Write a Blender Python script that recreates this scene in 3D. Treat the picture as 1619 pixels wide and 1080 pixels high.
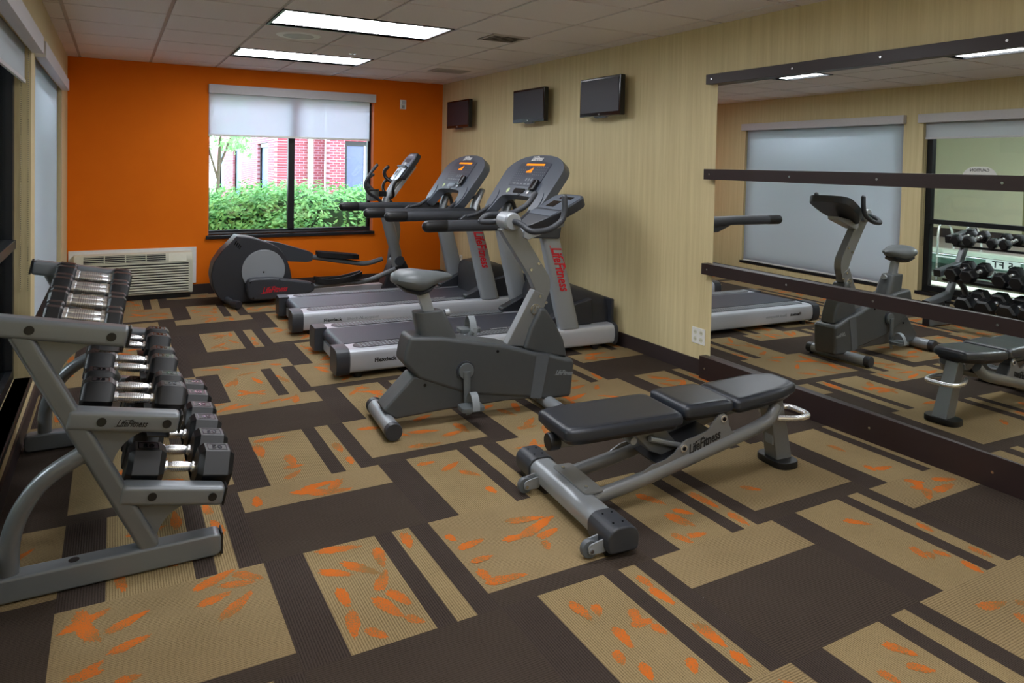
import bpy, bmesh, math, random
from mathutils import Vector, Matrix
random.seed(7)
PI = math.pi
SC = bpy.context.scene
COL = SC.collection
for o in list(bpy.data.objects):
    bpy.data.objects.remove(o)

# ------------------------------------------------------------------ camera, world, light, exposure
ROOM_W, ROOM_D, ROOM_H, ROOM_BACK = 3.909, 8.109, 2.3785, -1.9
TILE = 0.6096
cam_data = bpy.data.cameras.new('camera')
cam = bpy.data.objects.new('camera', cam_data)
COL.objects.link(cam)
cam_data.sensor_fit = 'HORIZONTAL'
cam_data.sensor_width = 36.0
cam_data.lens = 1132.78 / 1619 * 36
cam_data.shift_y = -(540 - 284.77) / 1619
cam_data.clip_start = 0.02
_r = Vector((0.87416218, -0.48529019, 0.01827345))
_u = Vector((-0.00492555, 0.02876617, 0.99957403))
_f = Vector((0.48560913, 0.87387982, -0.02275598))
_m = Matrix(((_r.x, _u.x, -_f.x), (_r.y, _u.y, -_f.y), (_r.z, _u.z, -_f.z))).to_4x4()
_m.translation = Vector((0.3946, 0.0, 1.4192))
cam.matrix_world = _m
SC.camera = cam

SC.view_settings.view_transform = 'Standard'
SC.view_settings.look = 'None'
SC.view_settings.gamma = 1.0
SC.view_settings.use_curve_mapping = False
SC.view_settings.exposure = 1.0
LAMP = 7.5           # gym troffer emission
POOL_FILL = 24.0  # emission of the unseen panels added over the pool hall
SKY = 5.2
world = bpy.data.worlds.new('overcast_sky')
SC.world = world
world.use_nodes = True
_n = world.node_tree.nodes
_bg = _n['Background']
_bg.inputs['Color'].default_value = (0.74, 0.84, 1.0, 1)
_bg.inputs['Strength'].default_value = SKY

# ------------------------------------------------------------------ materials
def lin(c):
    r = []
    for v in c:
        v = v / 255.0
        r.append(v / 12.92 if v <= 0.04045 else ((v + 0.055) / 1.055) ** 2.4)
    return (r[0], r[1], r[2], 1.0)

def newmat(name):
    m = bpy.data.materials.new(name)
    m.use_nodes = True
    return m, m.node_tree.nodes, m.node_tree.links

def pbr(name, col, rough=0.5, metal=0.0, noise=0.06, nscale=40, bump=0.0, bscale=400, coat=0.0, spec=0.5):
    m, N, L = newmat(name)
    b = N['Principled BSDF']
    tc = N.new('ShaderNodeTexCoord')
    nz = N.new('ShaderNodeTexNoise'); nz.inputs['Scale'].default_value = nscale
    nz.inputs['Detail'].default_value = 3
    L.new(tc.outputs['Object'], nz.inputs['Vector'])
    mx = N.new('ShaderNodeMix'); mx.data_type = 'RGBA'
    c = lin(col)
    mx.inputs[6].default_value = tuple(v * (1 - noise) for v in c[:3]) + (1,)
    mx.inputs[7].default_value = tuple(min(1, v * (1 + noise)) for v in c[:3]) + (1,)
    L.new(nz.outputs['Fac'], mx.inputs[0])
    L.new(mx.outputs[2], b.inputs['Base Color'])
    b.inputs['Roughness'].default_value = rough
    b.inputs['Metallic'].default_value = metal
    b.inputs['Coat Weight'].default_value = coat
    b.inputs['Specular IOR Level'].default_value = spec
    if bump:
        n2 = N.new('ShaderNodeTexNoise'); n2.inputs['Scale'].default_value = bscale
        L.new(tc.outputs['Object'], n2.inputs['Vector'])
        bp = N.new('ShaderNodeBump'); bp.inputs['Strength'].default_value = bump
        bp.inputs['Distance'].default_value = 0.002
        L.new(n2.outputs['Fac'], bp.inputs['Height'])
        L.new(bp.outputs['Normal'], b.inputs['Normal'])
    return m

def emit(name, col, strength):
    m, N, L = newmat(name)
    N.remove(N['Principled BSDF'])
    e = N.new('ShaderNodeEmission')
    e.inputs['Color'].default_value = lin(col)
    e.inputs['Strength'].default_value = strength
    L.new(e.outputs[0], N['Material Output'].inputs['Surface'])
    return m

def glass_mat(name, tint=(235, 245, 240), refl=1.45):
    m, N, L = newmat(name)
    N.remove(N['Principled BSDF'])
    t = N.new('ShaderNodeBsdfTransparent'); t.inputs['Color'].default_value = lin(tint)
    g = N.new('ShaderNodeBsdfGlossy'); g.inputs['Roughness'].default_value = 0.02
    f = N.new('ShaderNodeFresnel'); f.inputs['IOR'].default_value = refl
    x = N.new('ShaderNodeMixShader')
    L.new(f.outputs[0], x.inputs[0]); L.new(t.outputs[0], x.inputs[1]); L.new(g.outputs[0], x.inputs[2])
    L.new(x.outputs[0], N['Material Output'].inputs['Surface'])
    return m

def fabric_blind(name, col, trans, see):
    m, N, L = newmat(name)
    N.remove(N['Principled BSDF'])
    d = N.new('ShaderNodeBsdfDiffuse'); d.inputs['Color'].default_value = lin(col)
    t = N.new('ShaderNodeBsdfTranslucent'); t.inputs['Color'].default_value = lin(col)
    p = N.new('ShaderNodeBsdfTransparent')
    a = N.new('ShaderNodeMixShader'); a.inputs[0].default_value = trans
    b = N.new('ShaderNodeMixShader'); b.inputs[0].default_value = see
    L.new(d.outputs[0], a.inputs[1]); L.new(t.outputs[0], a.inputs[2])
    L.new(a.outputs[0], b.inputs[1]); L.new(p.outputs[0], b.inputs[2])
    L.new(b.outputs[0], N['Material Output'].inputs['Surface'])
    return m

def wallpaper():
    m, N, L = newmat('beige_vinyl_wallcovering')
    b = N['Principled BSDF']
    tc = N.new('ShaderNodeTexCoord')
    mp = N.new('ShaderNodeMapping'); mp.inputs['Scale'].default_value = (70, 70, 3.0)
    L.new(tc.outputs['Object'], mp.inputs['Vector'])
    n1 = N.new('ShaderNodeTexNoise'); n1.inputs['Scale'].default_value = 1.0; n1.inputs['Detail'].default_value = 5
    n1.inputs['Roughness'].default_value = 0.7
    L.new(mp.outputs[0], n1.inputs['Vector'])
    mp2 = N.new('ShaderNodeMapping'); mp2.inputs['Scale'].default_value = (30, 30, 0.8)
    L.new(tc.outputs['Object'], mp2.inputs['Vector'])
    n2 = N.new('ShaderNodeTexNoise'); n2.inputs['Scale'].default_value = 1.0; n2.inputs['Detail'].default_value = 2
    L.new(mp2.outputs[0], n2.inputs['Vector'])
    ad = N.new('ShaderNodeMath'); ad.operation = 'ADD'
    L.new(n1.outputs['Fac'], ad.inputs[0]); L.new(n2.outputs['Fac'], ad.inputs[1])
    cr = N.new('ShaderNodeValToRGB')
    cr.color_ramp.elements[0].position = 0.30; cr.color_ramp.elements[0].color = lin((198, 181, 136))
    cr.color_ramp.elements[1].position = 0.70; cr.color_ramp.elements[1].color = lin((220, 205, 160))
    hf = N.new('ShaderNodeMath'); hf.operation = 'MULTIPLY'; hf.inputs[1].default_value = 0.5
    L.new(ad.outputs[0], hf.inputs[0]); L.new(hf.outputs[0], cr.inputs[0])
    L.new(cr.outputs[0], b.inputs['Base Color'])
    b.inputs['Roughness'].default_value = 0.6
    bp = N.new('ShaderNodeBump'); bp.inputs['Strength'].default_value = 0.15; bp.inputs['Distance'].default_value = 0.002
    L.new(n1.outputs['Fac'], bp.inputs['Height']); L.new(bp.outputs[0], b.inputs['Normal'])
    return m

def carpet(name, base, dark, axis, leaf=False):
    """cut-pile carpet tile: fine ribs along one axis with flecks"""
    m, N, L = newmat(name)
    b = N['Principled BSDF']
    tc = N.new('ShaderNodeTexCoord')
    mp = N.new('ShaderNodeMapping')
    mp.inputs['Scale'].default_value = (1, 1, 1)
    L.new(tc.outputs['Object'], mp.inputs['Vector'])
    w = N.new('ShaderNodeTexWave'); w.bands_direction = axis; w.wave_type = 'BANDS'
    w.inputs['Scale'].default_value = 38.0
    w.inputs['Distortion'].default_value = 1.2; w.inputs['Detail'].default_value = 2
    w.inputs['Detail Scale'].default_value = 6
    L.new(mp.outputs[0], w.inputs['Vector'])
    n1 = N.new('ShaderNodeTexNoise'); n1.inputs['Scale'].default_value = 330; n1.inputs['Detail'].default_value = 2
    L.new(tc.outputs['Object'], n1.inputs['Vector'])
    n2 = N.new('ShaderNodeTexNoise'); n2.inputs['Scale'].default_value = 2.6; n2.inputs['Detail'].default_value = 3
    L.new(tc.outputs['Object'], n2.inputs['Vector'])
    a = N.new('ShaderNodeMath'); a.operation = 'MULTIPLY_ADD'
    L.new(w.outputs['Fac'], a.inputs[0]); a.inputs[1].default_value = 0.45
    L.new(n1.outputs['Fac'], a.inputs[2])
    a2 = N.new('ShaderNodeMath'); a2.operation = 'MULTIPLY_ADD'
    L.new(n2.outputs['Fac'], a2.inputs[0]); a2.inputs[1].default_value = 0.35
    L.new(a.outputs[0], a2.inputs[2])
    cr = N.new('ShaderNodeValToRGB')
    cr.color_ramp.elements[0].position = 0.45; cr.color_ramp.elements[0].color = lin(dark)
    cr.color_ramp.elements[1].position = 1.15 if not leaf else 1.1
    cr.color_ramp.elements[1].position = 1.0; cr.color_ramp.elements[1].color = lin(base)
    L.new(a2.outputs[0], cr.inputs[0])
    L.new(cr.outputs[0], b.inputs['Base Color'])
    b.inputs['Roughness'].default_value = 0.95
    b.inputs['Specular IOR Level'].default_value = 0.1
    bp = N.new('ShaderNodeBump'); bp.inputs['Strength'].default_value = 0.5; bp.inputs['Distance'].default_value = 0.004
    L.new(a.outputs[0], bp.inputs['Height']); L.new(bp.outputs[0], b.inputs['Normal'])
    return m

def leaf_yarn():
    m, N, L = newmat('orange_leaf_yarn')
    b = N['Principled BSDF']
    tc = N.new('ShaderNodeTexCoord')
    n1 = N.new('ShaderNodeTexNoise'); n1.inputs['Scale'].default_value = 240; n1.inputs['Detail'].default_value = 1
    L.new(tc.outputs['Object'], n1.inputs['Vector'])
    n2 = N.new('ShaderNodeTexNoise'); n2.inputs['Scale'].default_value = 7; n2.inputs['Detail'].default_value = 2
    L.new(tc.outputs['Object'], n2.inputs['Vector'])
    ad = N.new('ShaderNodeMath'); ad.operation = 'MULTIPLY_ADD'; ad.inputs[1].default_value = 0.9
    L.new(n2.outputs['Fac'], ad.inputs[0]); L.new(n1.outputs['Fac'], ad.inputs[2])
    cr = N.new('ShaderNodeValToRGB')
    cr.color_ramp.elements[0].position = 0.80; cr.color_ramp.elements[0].color = lin((128, 104, 66))
    cr.color_ramp.elements[1].position = 1.10; cr.color_ramp.elements[1].color = lin((196, 102, 36))
    L.new(ad.outputs[0], cr.inputs[0]); L.new(cr.outputs[0], b.inputs['Base Color'])
    b.inputs['Roughness'].default_value = 0.95; b.inputs['Specular IOR Level'].default_value = 0.1
    return m

def brick_mat():
    m, N, L = newmat('red_brick')
    b = N['Principled BSDF']
    tc = N.new('ShaderNodeTexCoord')
    sp = N.new('ShaderNodeSeparateXYZ'); cb = N.new('ShaderNodeCombineXYZ')
    L.new(tc.outputs['Object'], sp.inputs[0])
    L.new(sp.outputs['X'], cb.inputs['X']); L.new(sp.outputs['Z'], cb.inputs['Y'])
    br = N.new('ShaderNodeTexBrick')
    br.inputs['Color1'].default_value = lin((138, 58, 72)); br.inputs['Color2'].default_value = lin((160, 78, 92))
    br.inputs['Mortar'].default_value = lin((178, 144, 160))
    br.inputs['Scale'].default_value = 1.0; br.inputs['Brick Width'].default_value = 0.15
    br.inputs['Row Height'].default_value = 0.052; br.inputs['Mortar Size'].default_value = 0.006
    L.new(cb.outputs[0], br.inputs['Vector'])
    L.new(br.outputs['Color'], b.inputs['Base Color'])
    b.inputs['Roughness'].default_value = 0.9
    return m

def leaf_mat(name, c1, c2):
    m, N, L = newmat(name)
    b = N['Principled BSDF']
    tc = N.new('ShaderNodeTexCoord'); nz = N.new('ShaderNodeTexNoise'); nz.inputs['Scale'].default_value = 9
    L.new(tc.outputs['Object'], nz.inputs['Vector'])
    cr = N.new('ShaderNodeValToRGB')
    cr.color_ramp.elements[0].position = 0.35; cr.color_ramp.elements[0].color = lin(c1)
    cr.color_ramp.elements[1].position = 0.65; cr.color_ramp.elements[1].color = lin(c2)
    L.new(nz.outputs['Fac'], cr.inputs[0]); L.new(cr.outputs[0], b.inputs['Base Color'])
    b.inputs['Roughness'].default_value = 0.6
    tr = N.new('ShaderNodeBsdfTranslucent'); L.new(cr.outputs[0], tr.inputs['Color'])
    mx = N.new('ShaderNodeMixShader'); mx.inputs[0].default_value = 0.35
    L.new(b.outputs[0], mx.inputs[1]); L.new(tr.outputs[0], mx.inputs[2])
    L.new(mx.outputs[0], N['Material Output'].inputs['Surface'])
    return m

def orange_paint():
    m, N, L = newmat('orange_wall_paint')
    b = N['Principled BSDF']
    tc = N.new('ShaderNodeTexCoord'); nz = N.new('ShaderNodeTexNoise')
    nz.inputs['Scale'].default_value = 5; nz.inputs['Detail'].default_value = 6
    L.new(tc.outputs['Object'], nz.inputs['Vector'])
    mx = N.new('ShaderNodeMix'); mx.data_type = 'RGBA'
    mx.inputs[6].default_value = lin((226, 109, 0)); mx.inputs[7].default_value = lin((234, 117, 2))
    L.new(nz.outputs['Fac'], mx.inputs[0]); L.new(mx.outputs[2], b.inputs['Base Color'])
    b.inputs['Roughness'].default_value = 0.75; b.inputs['Specular IOR Level'].default_value = 0.25
    return m

M = {}
M['beige'] = wallpaper()
M['orange'] = orange_paint()
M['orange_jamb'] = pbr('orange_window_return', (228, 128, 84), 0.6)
M['ceil_tile'] = pbr('mineral_fibre_ceiling_tile', (228, 220, 219), 0.95, noise=0.10, nscale=160, bump=0.3, bscale=300)
M['ceil_bar'] = pbr('ceiling_grid_bar', (186, 176, 172), 0.6)
M['brown'] = carpet('dark_brown_carpet', (70, 60, 54), (32, 26, 24), 'X')
M['brown_y'] = carpet('dark_brown_carpet_crosswise', (72, 62, 54), (36, 30, 26), 'Y')
M['tan'] = carpet('tan_carpet', (154, 134, 98), (84, 69, 46), 'X')
M['tan_y'] = carpet('tan_carpet_crosswise', (150, 130, 96), (88, 73, 49), 'Y')
M['leafo'] = leaf_yarn()
M['espresso'] = pbr('espresso_wood_board', (40, 27, 27), 0.42, noise=0.15, nscale=8)
M['base'] = pbr('dark_brown_vinyl_base', (52, 42, 42), 0.5)
M['black_frame'] = pbr('black_aluminium_frame', (22, 24, 28), 0.4, spec=0.4)
M['glass'] = glass_mat('window_glass', (248, 251, 249))
M['mirror'] = pbr('silvered_mirror', (240, 243, 241), 0.0, 1.0, noise=0.0)
M['blind'] = fabric_blind('solar_shade_fabric', (232, 234, 246), 0.72, 0.16)
M['blind_gray'] = fabric_blind('pale_shade_fabric', (215, 218, 224), 0.35, 0.25)
M['blind_white'] = fabric_blind('white_shade_fabric', (230, 234, 242), 0.7, 0.05)
M['valance'] = pbr('pale_grey_valance', (196, 194, 198), 0.5)
M['white'] = pbr('white_plastic', (226, 226, 222), 0.4)
M['bright_white'] = pbr('bright_white_enamel', (250, 250, 250), 0.5)
M['cream'] = pbr('cream_plastic', (206, 206, 186), 0.45)
M['dark_slot'] = pbr('dark_slot', (28, 30, 30), 0.7)
M['silver'] = pbr('silver_powder_coat', (150, 155, 160), 0.34, 0.25, noise=0.04, nscale=200)
M['rack_grey'] = pbr('grey_rack_enamel', (116, 121, 126), 0.32, 0.28, noise=0.04, nscale=200)
M['rack_dark'] = pbr('grey_rack_upright_enamel', (106, 110, 113), 0.3, 0.3, noise=0.04, nscale=200)
M['silver_light'] = pbr('bright_silver_cover', (190, 194, 202), 0.34, 0.25, noise=0.03)
M['silver_dark'] = pbr('grey_metallic_frame', (124, 126, 128), 0.30, 0.35, noise=0.05, nscale=200)
M['chrome'] = pbr('chrome', (245, 247, 250), 0.27, 0.9, noise=0.0)
M['bolt'] = pbr('bolt_steel', (190, 190, 190), 0.25, 1.0, noise=0.0)
M['rubber'] = pbr('black_rubber', (16, 17, 20), 0.42, noise=0.15, nscale=60)
M['grip'] = pbr('charcoal_grip', (52, 55, 61), 0.5)
M['dark_plastic'] = pbr('charcoal_plastic', (50, 53, 59), 0.42)
M['hood'] = pbr('black_hood_plastic', (40, 42, 48), 0.45, bump=0.2)
M['bike_grey'] = pbr('grey_bike_plastic', (68, 71, 73), 0.42, bump=0.15, bscale=900)
M['bike_grey_light'] = pbr('grey_bike_plastic_panel', (88, 93, 98), 0.4)
M['belt'] = pbr('treadmill_belt', (48, 51, 61), 0.5, noise=0.1, nscale=300, bump=0.2)
M['console_face'] = pbr('console_face', (84, 91, 102), 0.35)
M['window_reflection_face'] = pbr('window_reflection_face', (118, 128, 148), 0.3)  # elliptical console: window reflection put into the colour, lighter and bluer
M['console_overlay'] = pbr('console_overlay', (62, 69, 82), 0.3)
M['black_gloss'] = pbr('black_gloss', (16, 17, 20), 0.12)
M['screen'] = pbr('dark_screen', (34, 36, 48), 0.4)
M['led'] = emit('amber_led', (236, 128, 30), 0.9)
M['print_white'] = pbr('white_print', (225, 225, 225), 0.5)
M['print_black'] = pbr('black_print', (18, 18, 20), 0.5)
M['print_red'] = pbr('red_print', (196, 20, 40), 0.45)
M['print_grey'] = pbr('grey_print', (132, 138, 142), 0.5)
M['vinyl'] = pbr('black_upholstery', (34, 38, 46), 0.36, noise=0.08, bump=0.12, bscale=600)
M['saddle'] = pbr('grey_saddle', (92, 97, 99), 0.4)
M['brass_green'] = pbr('green_sticker', (190, 205, 150), 0.5)
M['lamp'] = emit('fluorescent_lens', (246, 249, 255), LAMP)
M['pool_fill'] = emit('pool_hall_fill', (236, 242, 255), POOL_FILL)
M['pool_wall'] = pbr('pale_green_wall', (200, 196, 168), 0.8)
M['olive_wall'] = pbr('olive_wall', (128, 128, 86), 0.8)
M['pool_deck'] = pbr('mauve_deck_tile', (150, 136, 130), 0.7, noise=0.12, nscale=12)
M['coping'] = pbr('pale_coping', (206, 212, 196), 0.6)
M['pool_tile'] = pbr('turquoise_pool_plaster', (150, 226, 214), 0.6)
M['tile_band'] = pbr('dark_green_tile', (96, 120, 106), 0.4, noise=0.3, nscale=25)
M['water'] = glass_mat('pool_water', (196, 240, 232), 1.33)
M['brick'] = brick_mat()
M['grass'] = pbr('lawn', (96, 140, 70), 0.9, noise=0.3, nscale=6)
M['leaf'] = leaf_mat('hedge_leaf', (84, 150, 84), (136, 196, 116))
M['leaf2'] = leaf_mat('tree_leaf', (120, 180, 120), (186, 226, 170))
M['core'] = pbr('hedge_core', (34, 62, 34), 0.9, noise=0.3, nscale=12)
M['bark'] = pbr('bark', (96, 84, 74), 0.9, noise=0.3)
M['downspout'] = pbr('cream_downspout', (238, 232, 214), 0.6)
M['dusk_glass'] = pbr('bluish_window', (92, 112, 150), 0.5, spec=0.2)
M['blue_door'] = pbr('blue_grey_door', (92, 98, 134), 0.5)

# ------------------------------------------------------------------ mesh helpers
def BM():
    return bmesh.new()

def obj(name, bm, mat, parent=None, bevel=0.0, segs=2, angle=38, mats=None, smooth=True, loc=None):
    bmesh.ops.remove_doubles(bm, verts=bm.verts, dist=1e-6)
    bmesh.ops.recalc_face_normals(bm, faces=bm.faces)
    if bevel:
        es = [e for e in bm.edges if e.is_manifold and e.calc_face_angle(0) > math.radians(angle)]
        if es:
            bmesh.ops.bevel(bm, geom=es, offset=bevel, offset_type='OFFSET', segments=segs, profile=0.5,
                            affect='EDGES', clamp_overlap=True)
    if smooth:
        for f in bm.faces:
            f.smooth = True
        for e in bm.edges:
            if e.is_manifold and e.calc_face_angle(0) > math.radians(36):
                e.smooth = False
    me = bpy.data.meshes.new(name)
    bm.to_mesh(me); bm.free()
    for mm in (mats if mats else [mat]):
        me.materials.append(mm)
    o = bpy.data.objects.new(name, me)
    COL.objects.link(o)
    if bevel and smooth:
        wn = o.modifiers.new('weighted_normals', 'WEIGHTED_NORMAL')
        wn.keep_sharp = True; wn.weight = 90
    if loc is not None:
        o.location = loc
    if parent is not None:
        o.parent = parent
    return o

def thing(name, label, cat, loc=(0, 0, 0), rot=0.0, group=None):
    o = bpy.data.objects.new(name, None)
    o.empty_display_size = 0.1
    COL.objects.link(o)
    o.location = loc; o.rotation_euler = (0, 0, rot)
    tag(o, label, cat, group)
    return o

def tag(o, label, cat, group=None, kind=None):
    if label: o['label'] = label
    if cat: o['category'] = cat
    if group: o['group'] = group
    if kind: o['kind'] = kind
    return o

def struct(name, bm, mat, parent=None, **k):
    o = obj(name, bm, mat, parent, **k)
    o['kind'] = 'structure'
    return o

def box(bm, x0, x1, y0, y1, z0, z1, mi=0):
    vs = [bm.verts.new((x, y, z)) for x in (x0, x1) for y in (y0, y1) for z in (z0, z1)]
    for q in ((0, 1, 3, 2), (4, 6, 7, 5), (0, 4, 5, 1), (2, 3, 7, 6), (0, 2, 6, 4), (1, 5, 7, 3)):
        f = bm.faces.new([vs[i] for i in q]); f.material_index = mi
    return vs

def prism(bm, pts, a, b, plane='xz', taper=1.0, mi=0):
    """polygon in a plane extruded from a to b along the third axis"""
    def P(p, t):
        if plane == 'xz': return (p[0], t, p[1])
        if plane == 'yz': return (t, p[0], p[1])
        return (p[0], p[1], t)
    A = [bm.verts.new(P(p, a)) for p in pts]
    B = [bm.verts.new(P(p, b)) for p in pts]
    n = len(pts)
    f = bm.faces.new(A); f.material_index = mi
    f = bm.faces.new(B[::-1]); f.material_index = mi
    for i in range(n):
        f = bm.faces.new((A[i], B[i], B[(i + 1) % n], A[(i + 1) % n])); f.material_index = mi

def fillet(pts, r, n=5, closed=False):
    """round the corners of a polyline / polygon (2d or 3d)"""
    P = [Vector(p) for p in pts]
    out = []
    N_ = len(P)
    for i, p in enumerate(P):
        if not closed and i in (0, N_ - 1):
            out.append(p); continue
        a, b = P[(i - 1) % N_], P[(i + 1) % N_]
        rr = r[i] if isinstance(r, (list, tuple)) else r
        if rr <= 0:
            out.append(p); continue
        da, db = (a - p), (b - p)
        t = min(rr, da.length * 0.48, db.length * 0.48)
        s, e = p + da.normalized() * t, p + db.normalized() * t
        for k in range(n + 1):
            u = k / n
            out.append(s * (1 - u) ** 2 + p * 2 * u * (1 - u) + e * u * u)
    return out

def tube(bm, pts, r, seg=14, sy=1.0, up=None, cap=True, round_end=False):
    P = [Vector(p) for p in pts]
    n = len(P)
    R = r if isinstance(r, (list, tuple)) else [r] * n
    if round_end:
        Q, S = [], []
        d0 = (P[0] - P[1]).normalized(); r0 = R[0]
        for k in range(5, 0, -1):
            a = k / 5 * PI / 2 * 0.96
            Q.append(P[0] + d0 * r0 * math.sin(a)); S.append(r0 * math.cos(a))
        Q += P; S += list(R)
        d1 = (P[-1] - P[-2]).normalized(); r1 = R[-1]
        for k in range(1, 6):
            a = k / 5 * PI / 2 * 0.96
            Q.append(P[-1] + d1 * r1 * math.sin(a)); S.append(r1 * math.cos(a))
        P, R = Q, S; n = len(P)
    T = []
    for i in range(n):
        a = P[max(i - 1, 0)]; b = P[min(i + 1, n - 1)]
        T.append((b - a).normalized())
    ref = Vector(up) if up else (Vector((0, 0, 1)) if abs(T[0].z) < 0.9 else Vector((0, 1, 0)))
    X = (ref - T[0] * ref.dot(T[0])).normalized()
    rings = []
    for i in range(n):
        if i:
            X = (X - T[i] * X.dot(T[i]))
            X = X.normalized() if X.length > 1e-6 else T[i].orthogonal().normalized()
        Y = T[i].cross(X)
        rings.append([bm.verts.new(P[i] + X * (math.cos(2 * PI * k / seg) * R[i]) + Y * (math.sin(2 * PI * k / seg) * R[i] * sy)) for k in range(seg)])
    for i in range(n - 1):
        for k in range(seg):
            bm.faces.new((rings[i][k], rings[i][(k + 1) % seg], rings[i + 1][(k + 1) % seg], rings[i + 1][k]))
    if cap:
        bm.faces.new(rings[0][::-1]); bm.faces.new(rings[-1])

def loft(bm, sections, cap=True):
    rings = [[bm.verts.new(p) for p in s] for s in sections]
    m = len(rings[0])
    for i in range(len(rings) - 1):
        for k in range(m):
            bm.faces.new((rings[i][k], rings[i][(k + 1) % m], rings[i + 1][(k + 1) % m], rings[i + 1][k]))
    if cap:
        bm.faces.new(rings[0][::-1]); bm.faces.new(rings[-1])

def disc(bm, c, axis, r, h, seg=20):
    c = Vector(c); a = Vector(axis).normalized()
    tube(bm, [c - a * h / 2, c + a * h / 2], r, seg)

def circle2(cx, cz, r, n=24, a0=0, a1=2 * PI):
    return [(cx + r * math.cos(a0 + (a1 - a0) * k / n), cz + r * math.sin(a0 + (a1 - a0) * k / n)) for k in range(n)]

def lettering(name, s, mat, parent, origin, xdir, ydir, size, shear=0.0, depth=0.0006, width=1.0, bold=0.0, align='LEFT'):
    cu = bpy.data.curves.new('lettering', 'FONT')
    cu.body = s; cu.size = size; cu.shear = shear; cu.extrude = depth; cu.align_x = align
    cu.offset = bold; cu.resolution_u = 2
    t = bpy.data.objects.new('lettering', cu)
    COL.objects.link(t)
    dg = bpy.context.evaluated_depsgraph_get()
    me = bpy.data.meshes.new_from_object(t.evaluated_get(dg))
    bpy.data.objects.remove(t); bpy.data.curves.remove(cu)
    x = Vector(xdir).normalized(); y = Vector(ydir); y = (y - x * y.dot(x)).normalized(); z = x.cross(y)
    mt = Matrix(((x.x * width, y.x, z.x, origin[0]), (x.y * width, y.y, z.y, origin[1]), (x.z * width, y.z, z.z, origin[2]), (0, 0, 0, 1)))
    me.transform(mt)
    me.materials.clear(); me.materials.append(mat)
    me.name = name
    o = bpy.data.objects.new(name, me)
    COL.objects.link(o)
    if parent is not None: o.parent = parent
    return o

def logo(parent, mat, origin, xdir, ydir, length):
    """the maker's slanted script word with its long L stroke"""
    s = length / 3.55
    o = lettering('logo', 'LifeFitness', mat, parent, origin, xdir, ydir, s, 0.45, 0.0007, 0.72, 0.022 * s)
    x = Vector(xdir).normalized(); y = Vector(ydir); y = (y - x * y.dot(x)).normalized(); z = x.cross(y); O_ = Vector(origin)
    b = BM(); b.from_mesh(o.data)
    def q(a, c): return O_ + x * (a * s) + y * (c * s) + z * .0005
    for poly in ([(-.22, -.10), (1.02, -.02), (1.02, .02), (-.12, -.05)], [(1.02, .70), (1.62, .76), (1.60, .70), (1.0, .65)]):
        b.faces.new([b.verts.new(q(*p)) for p in poly])
    b.to_mesh(o.data); b.free()
    return o

def dup(root, loc, rot=None, label=None):
    r = root.copy(); COL.objects.link(r); r.location = loc
    if rot is not None: r.rotation_euler = rot
    if label: r['label'] = label
    for ch in list(root.children):
        c = ch.copy(); COL.objects.link(c); c.parent = r
        for g in list(ch.children):
            d = g.copy(); COL.objects.link(d); d.parent = c
    return r

W, D, H, B = ROOM_W, ROOM_D, ROOM_H, ROOM_BACK

# ------------------------------------------------------------------ carpet floor
CX0, CDX, CY0, CDY = 0.240, 0.6205, 1.372, 0.6075
floor_mats = [M['brown'], M['brown_y'], M['tan'], M['tan_y'], M['leafo']]
fb = BM()
def frect(x0, x1, y0, y1, mi, z=0.0):
    x0 = max(x0, 0.0); x1 = min(x1, W)
    y0 = max(y0, B); y1 = min(y1, D)
    if x1 - x0 < 1e-4 or y1 - y0 < 1e-4: return
    f = fb.faces.new([fb.verts.new(p) for p in ((x0, y0, z), (x1, y0, z), (x1, y1, z), (x0, y1, z))])
    f.material_index = mi
leaf_n = [0]
def fleaf(x, y, ang, ln, wd):
    c, s = math.cos(ang), math.sin(ang)
    pts = []
    n = 44
    leaf_n[0] += 1
    z = 0.0004 + 0.000012 * (leaf_n[0] % 60)
    for k in range(n):
        t = 2 * PI * k / n
        a, b = math.cos(t) * ln / 2, math.sin(t) * wd / 2 * (1 - 0.35 * math.cos(t))
        q = 1 + random.uniform(-.17, .12)
        a *= q; b *= q
        pts.append((x + a * c - b * s, y + a * s + b * c))
    if any(p[0] < 0.01 or p[0] > W - 0.01 or p[1] > D - 0.01 for p in pts): return
    f = fb.faces.new([fb.verts.new((p[0], p[1], z)) for p in pts]); f.material_index = 4
    f.normal_update()
    if f.normal.z < 0: f.normal_flip()
no_scatter = [False]
def scatter_leaves(x0, x1, y0, y1, n):
    if no_scatter[0]: return
    n = int(n)
    cxm, cym = random.uniform(x0, x1), random.uniform(y0, y1)
    for _ in range(n):
        ln = random.uniform(.09, .20); wd = random.uniform(.026, .044)
        a = random.uniform(0, PI)
        hx = abs(math.cos(a)) * ln / 2 + .012; hy = abs(math.sin(a)) * ln / 2 + .012
        if x1 - x0 < 2 * hx:
            a = PI / 2 + random.uniform(-.25, .25); hx = .02; hy = ln / 2
        if x1 - x0 < 2 * hx or y1 - y0 < 2 * hy: continue
        fleaf(random.uniform(x0 + hx, x1 - hx), random.uniform(y0 + hy, y1 - hy), a, ln, wd)
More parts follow.
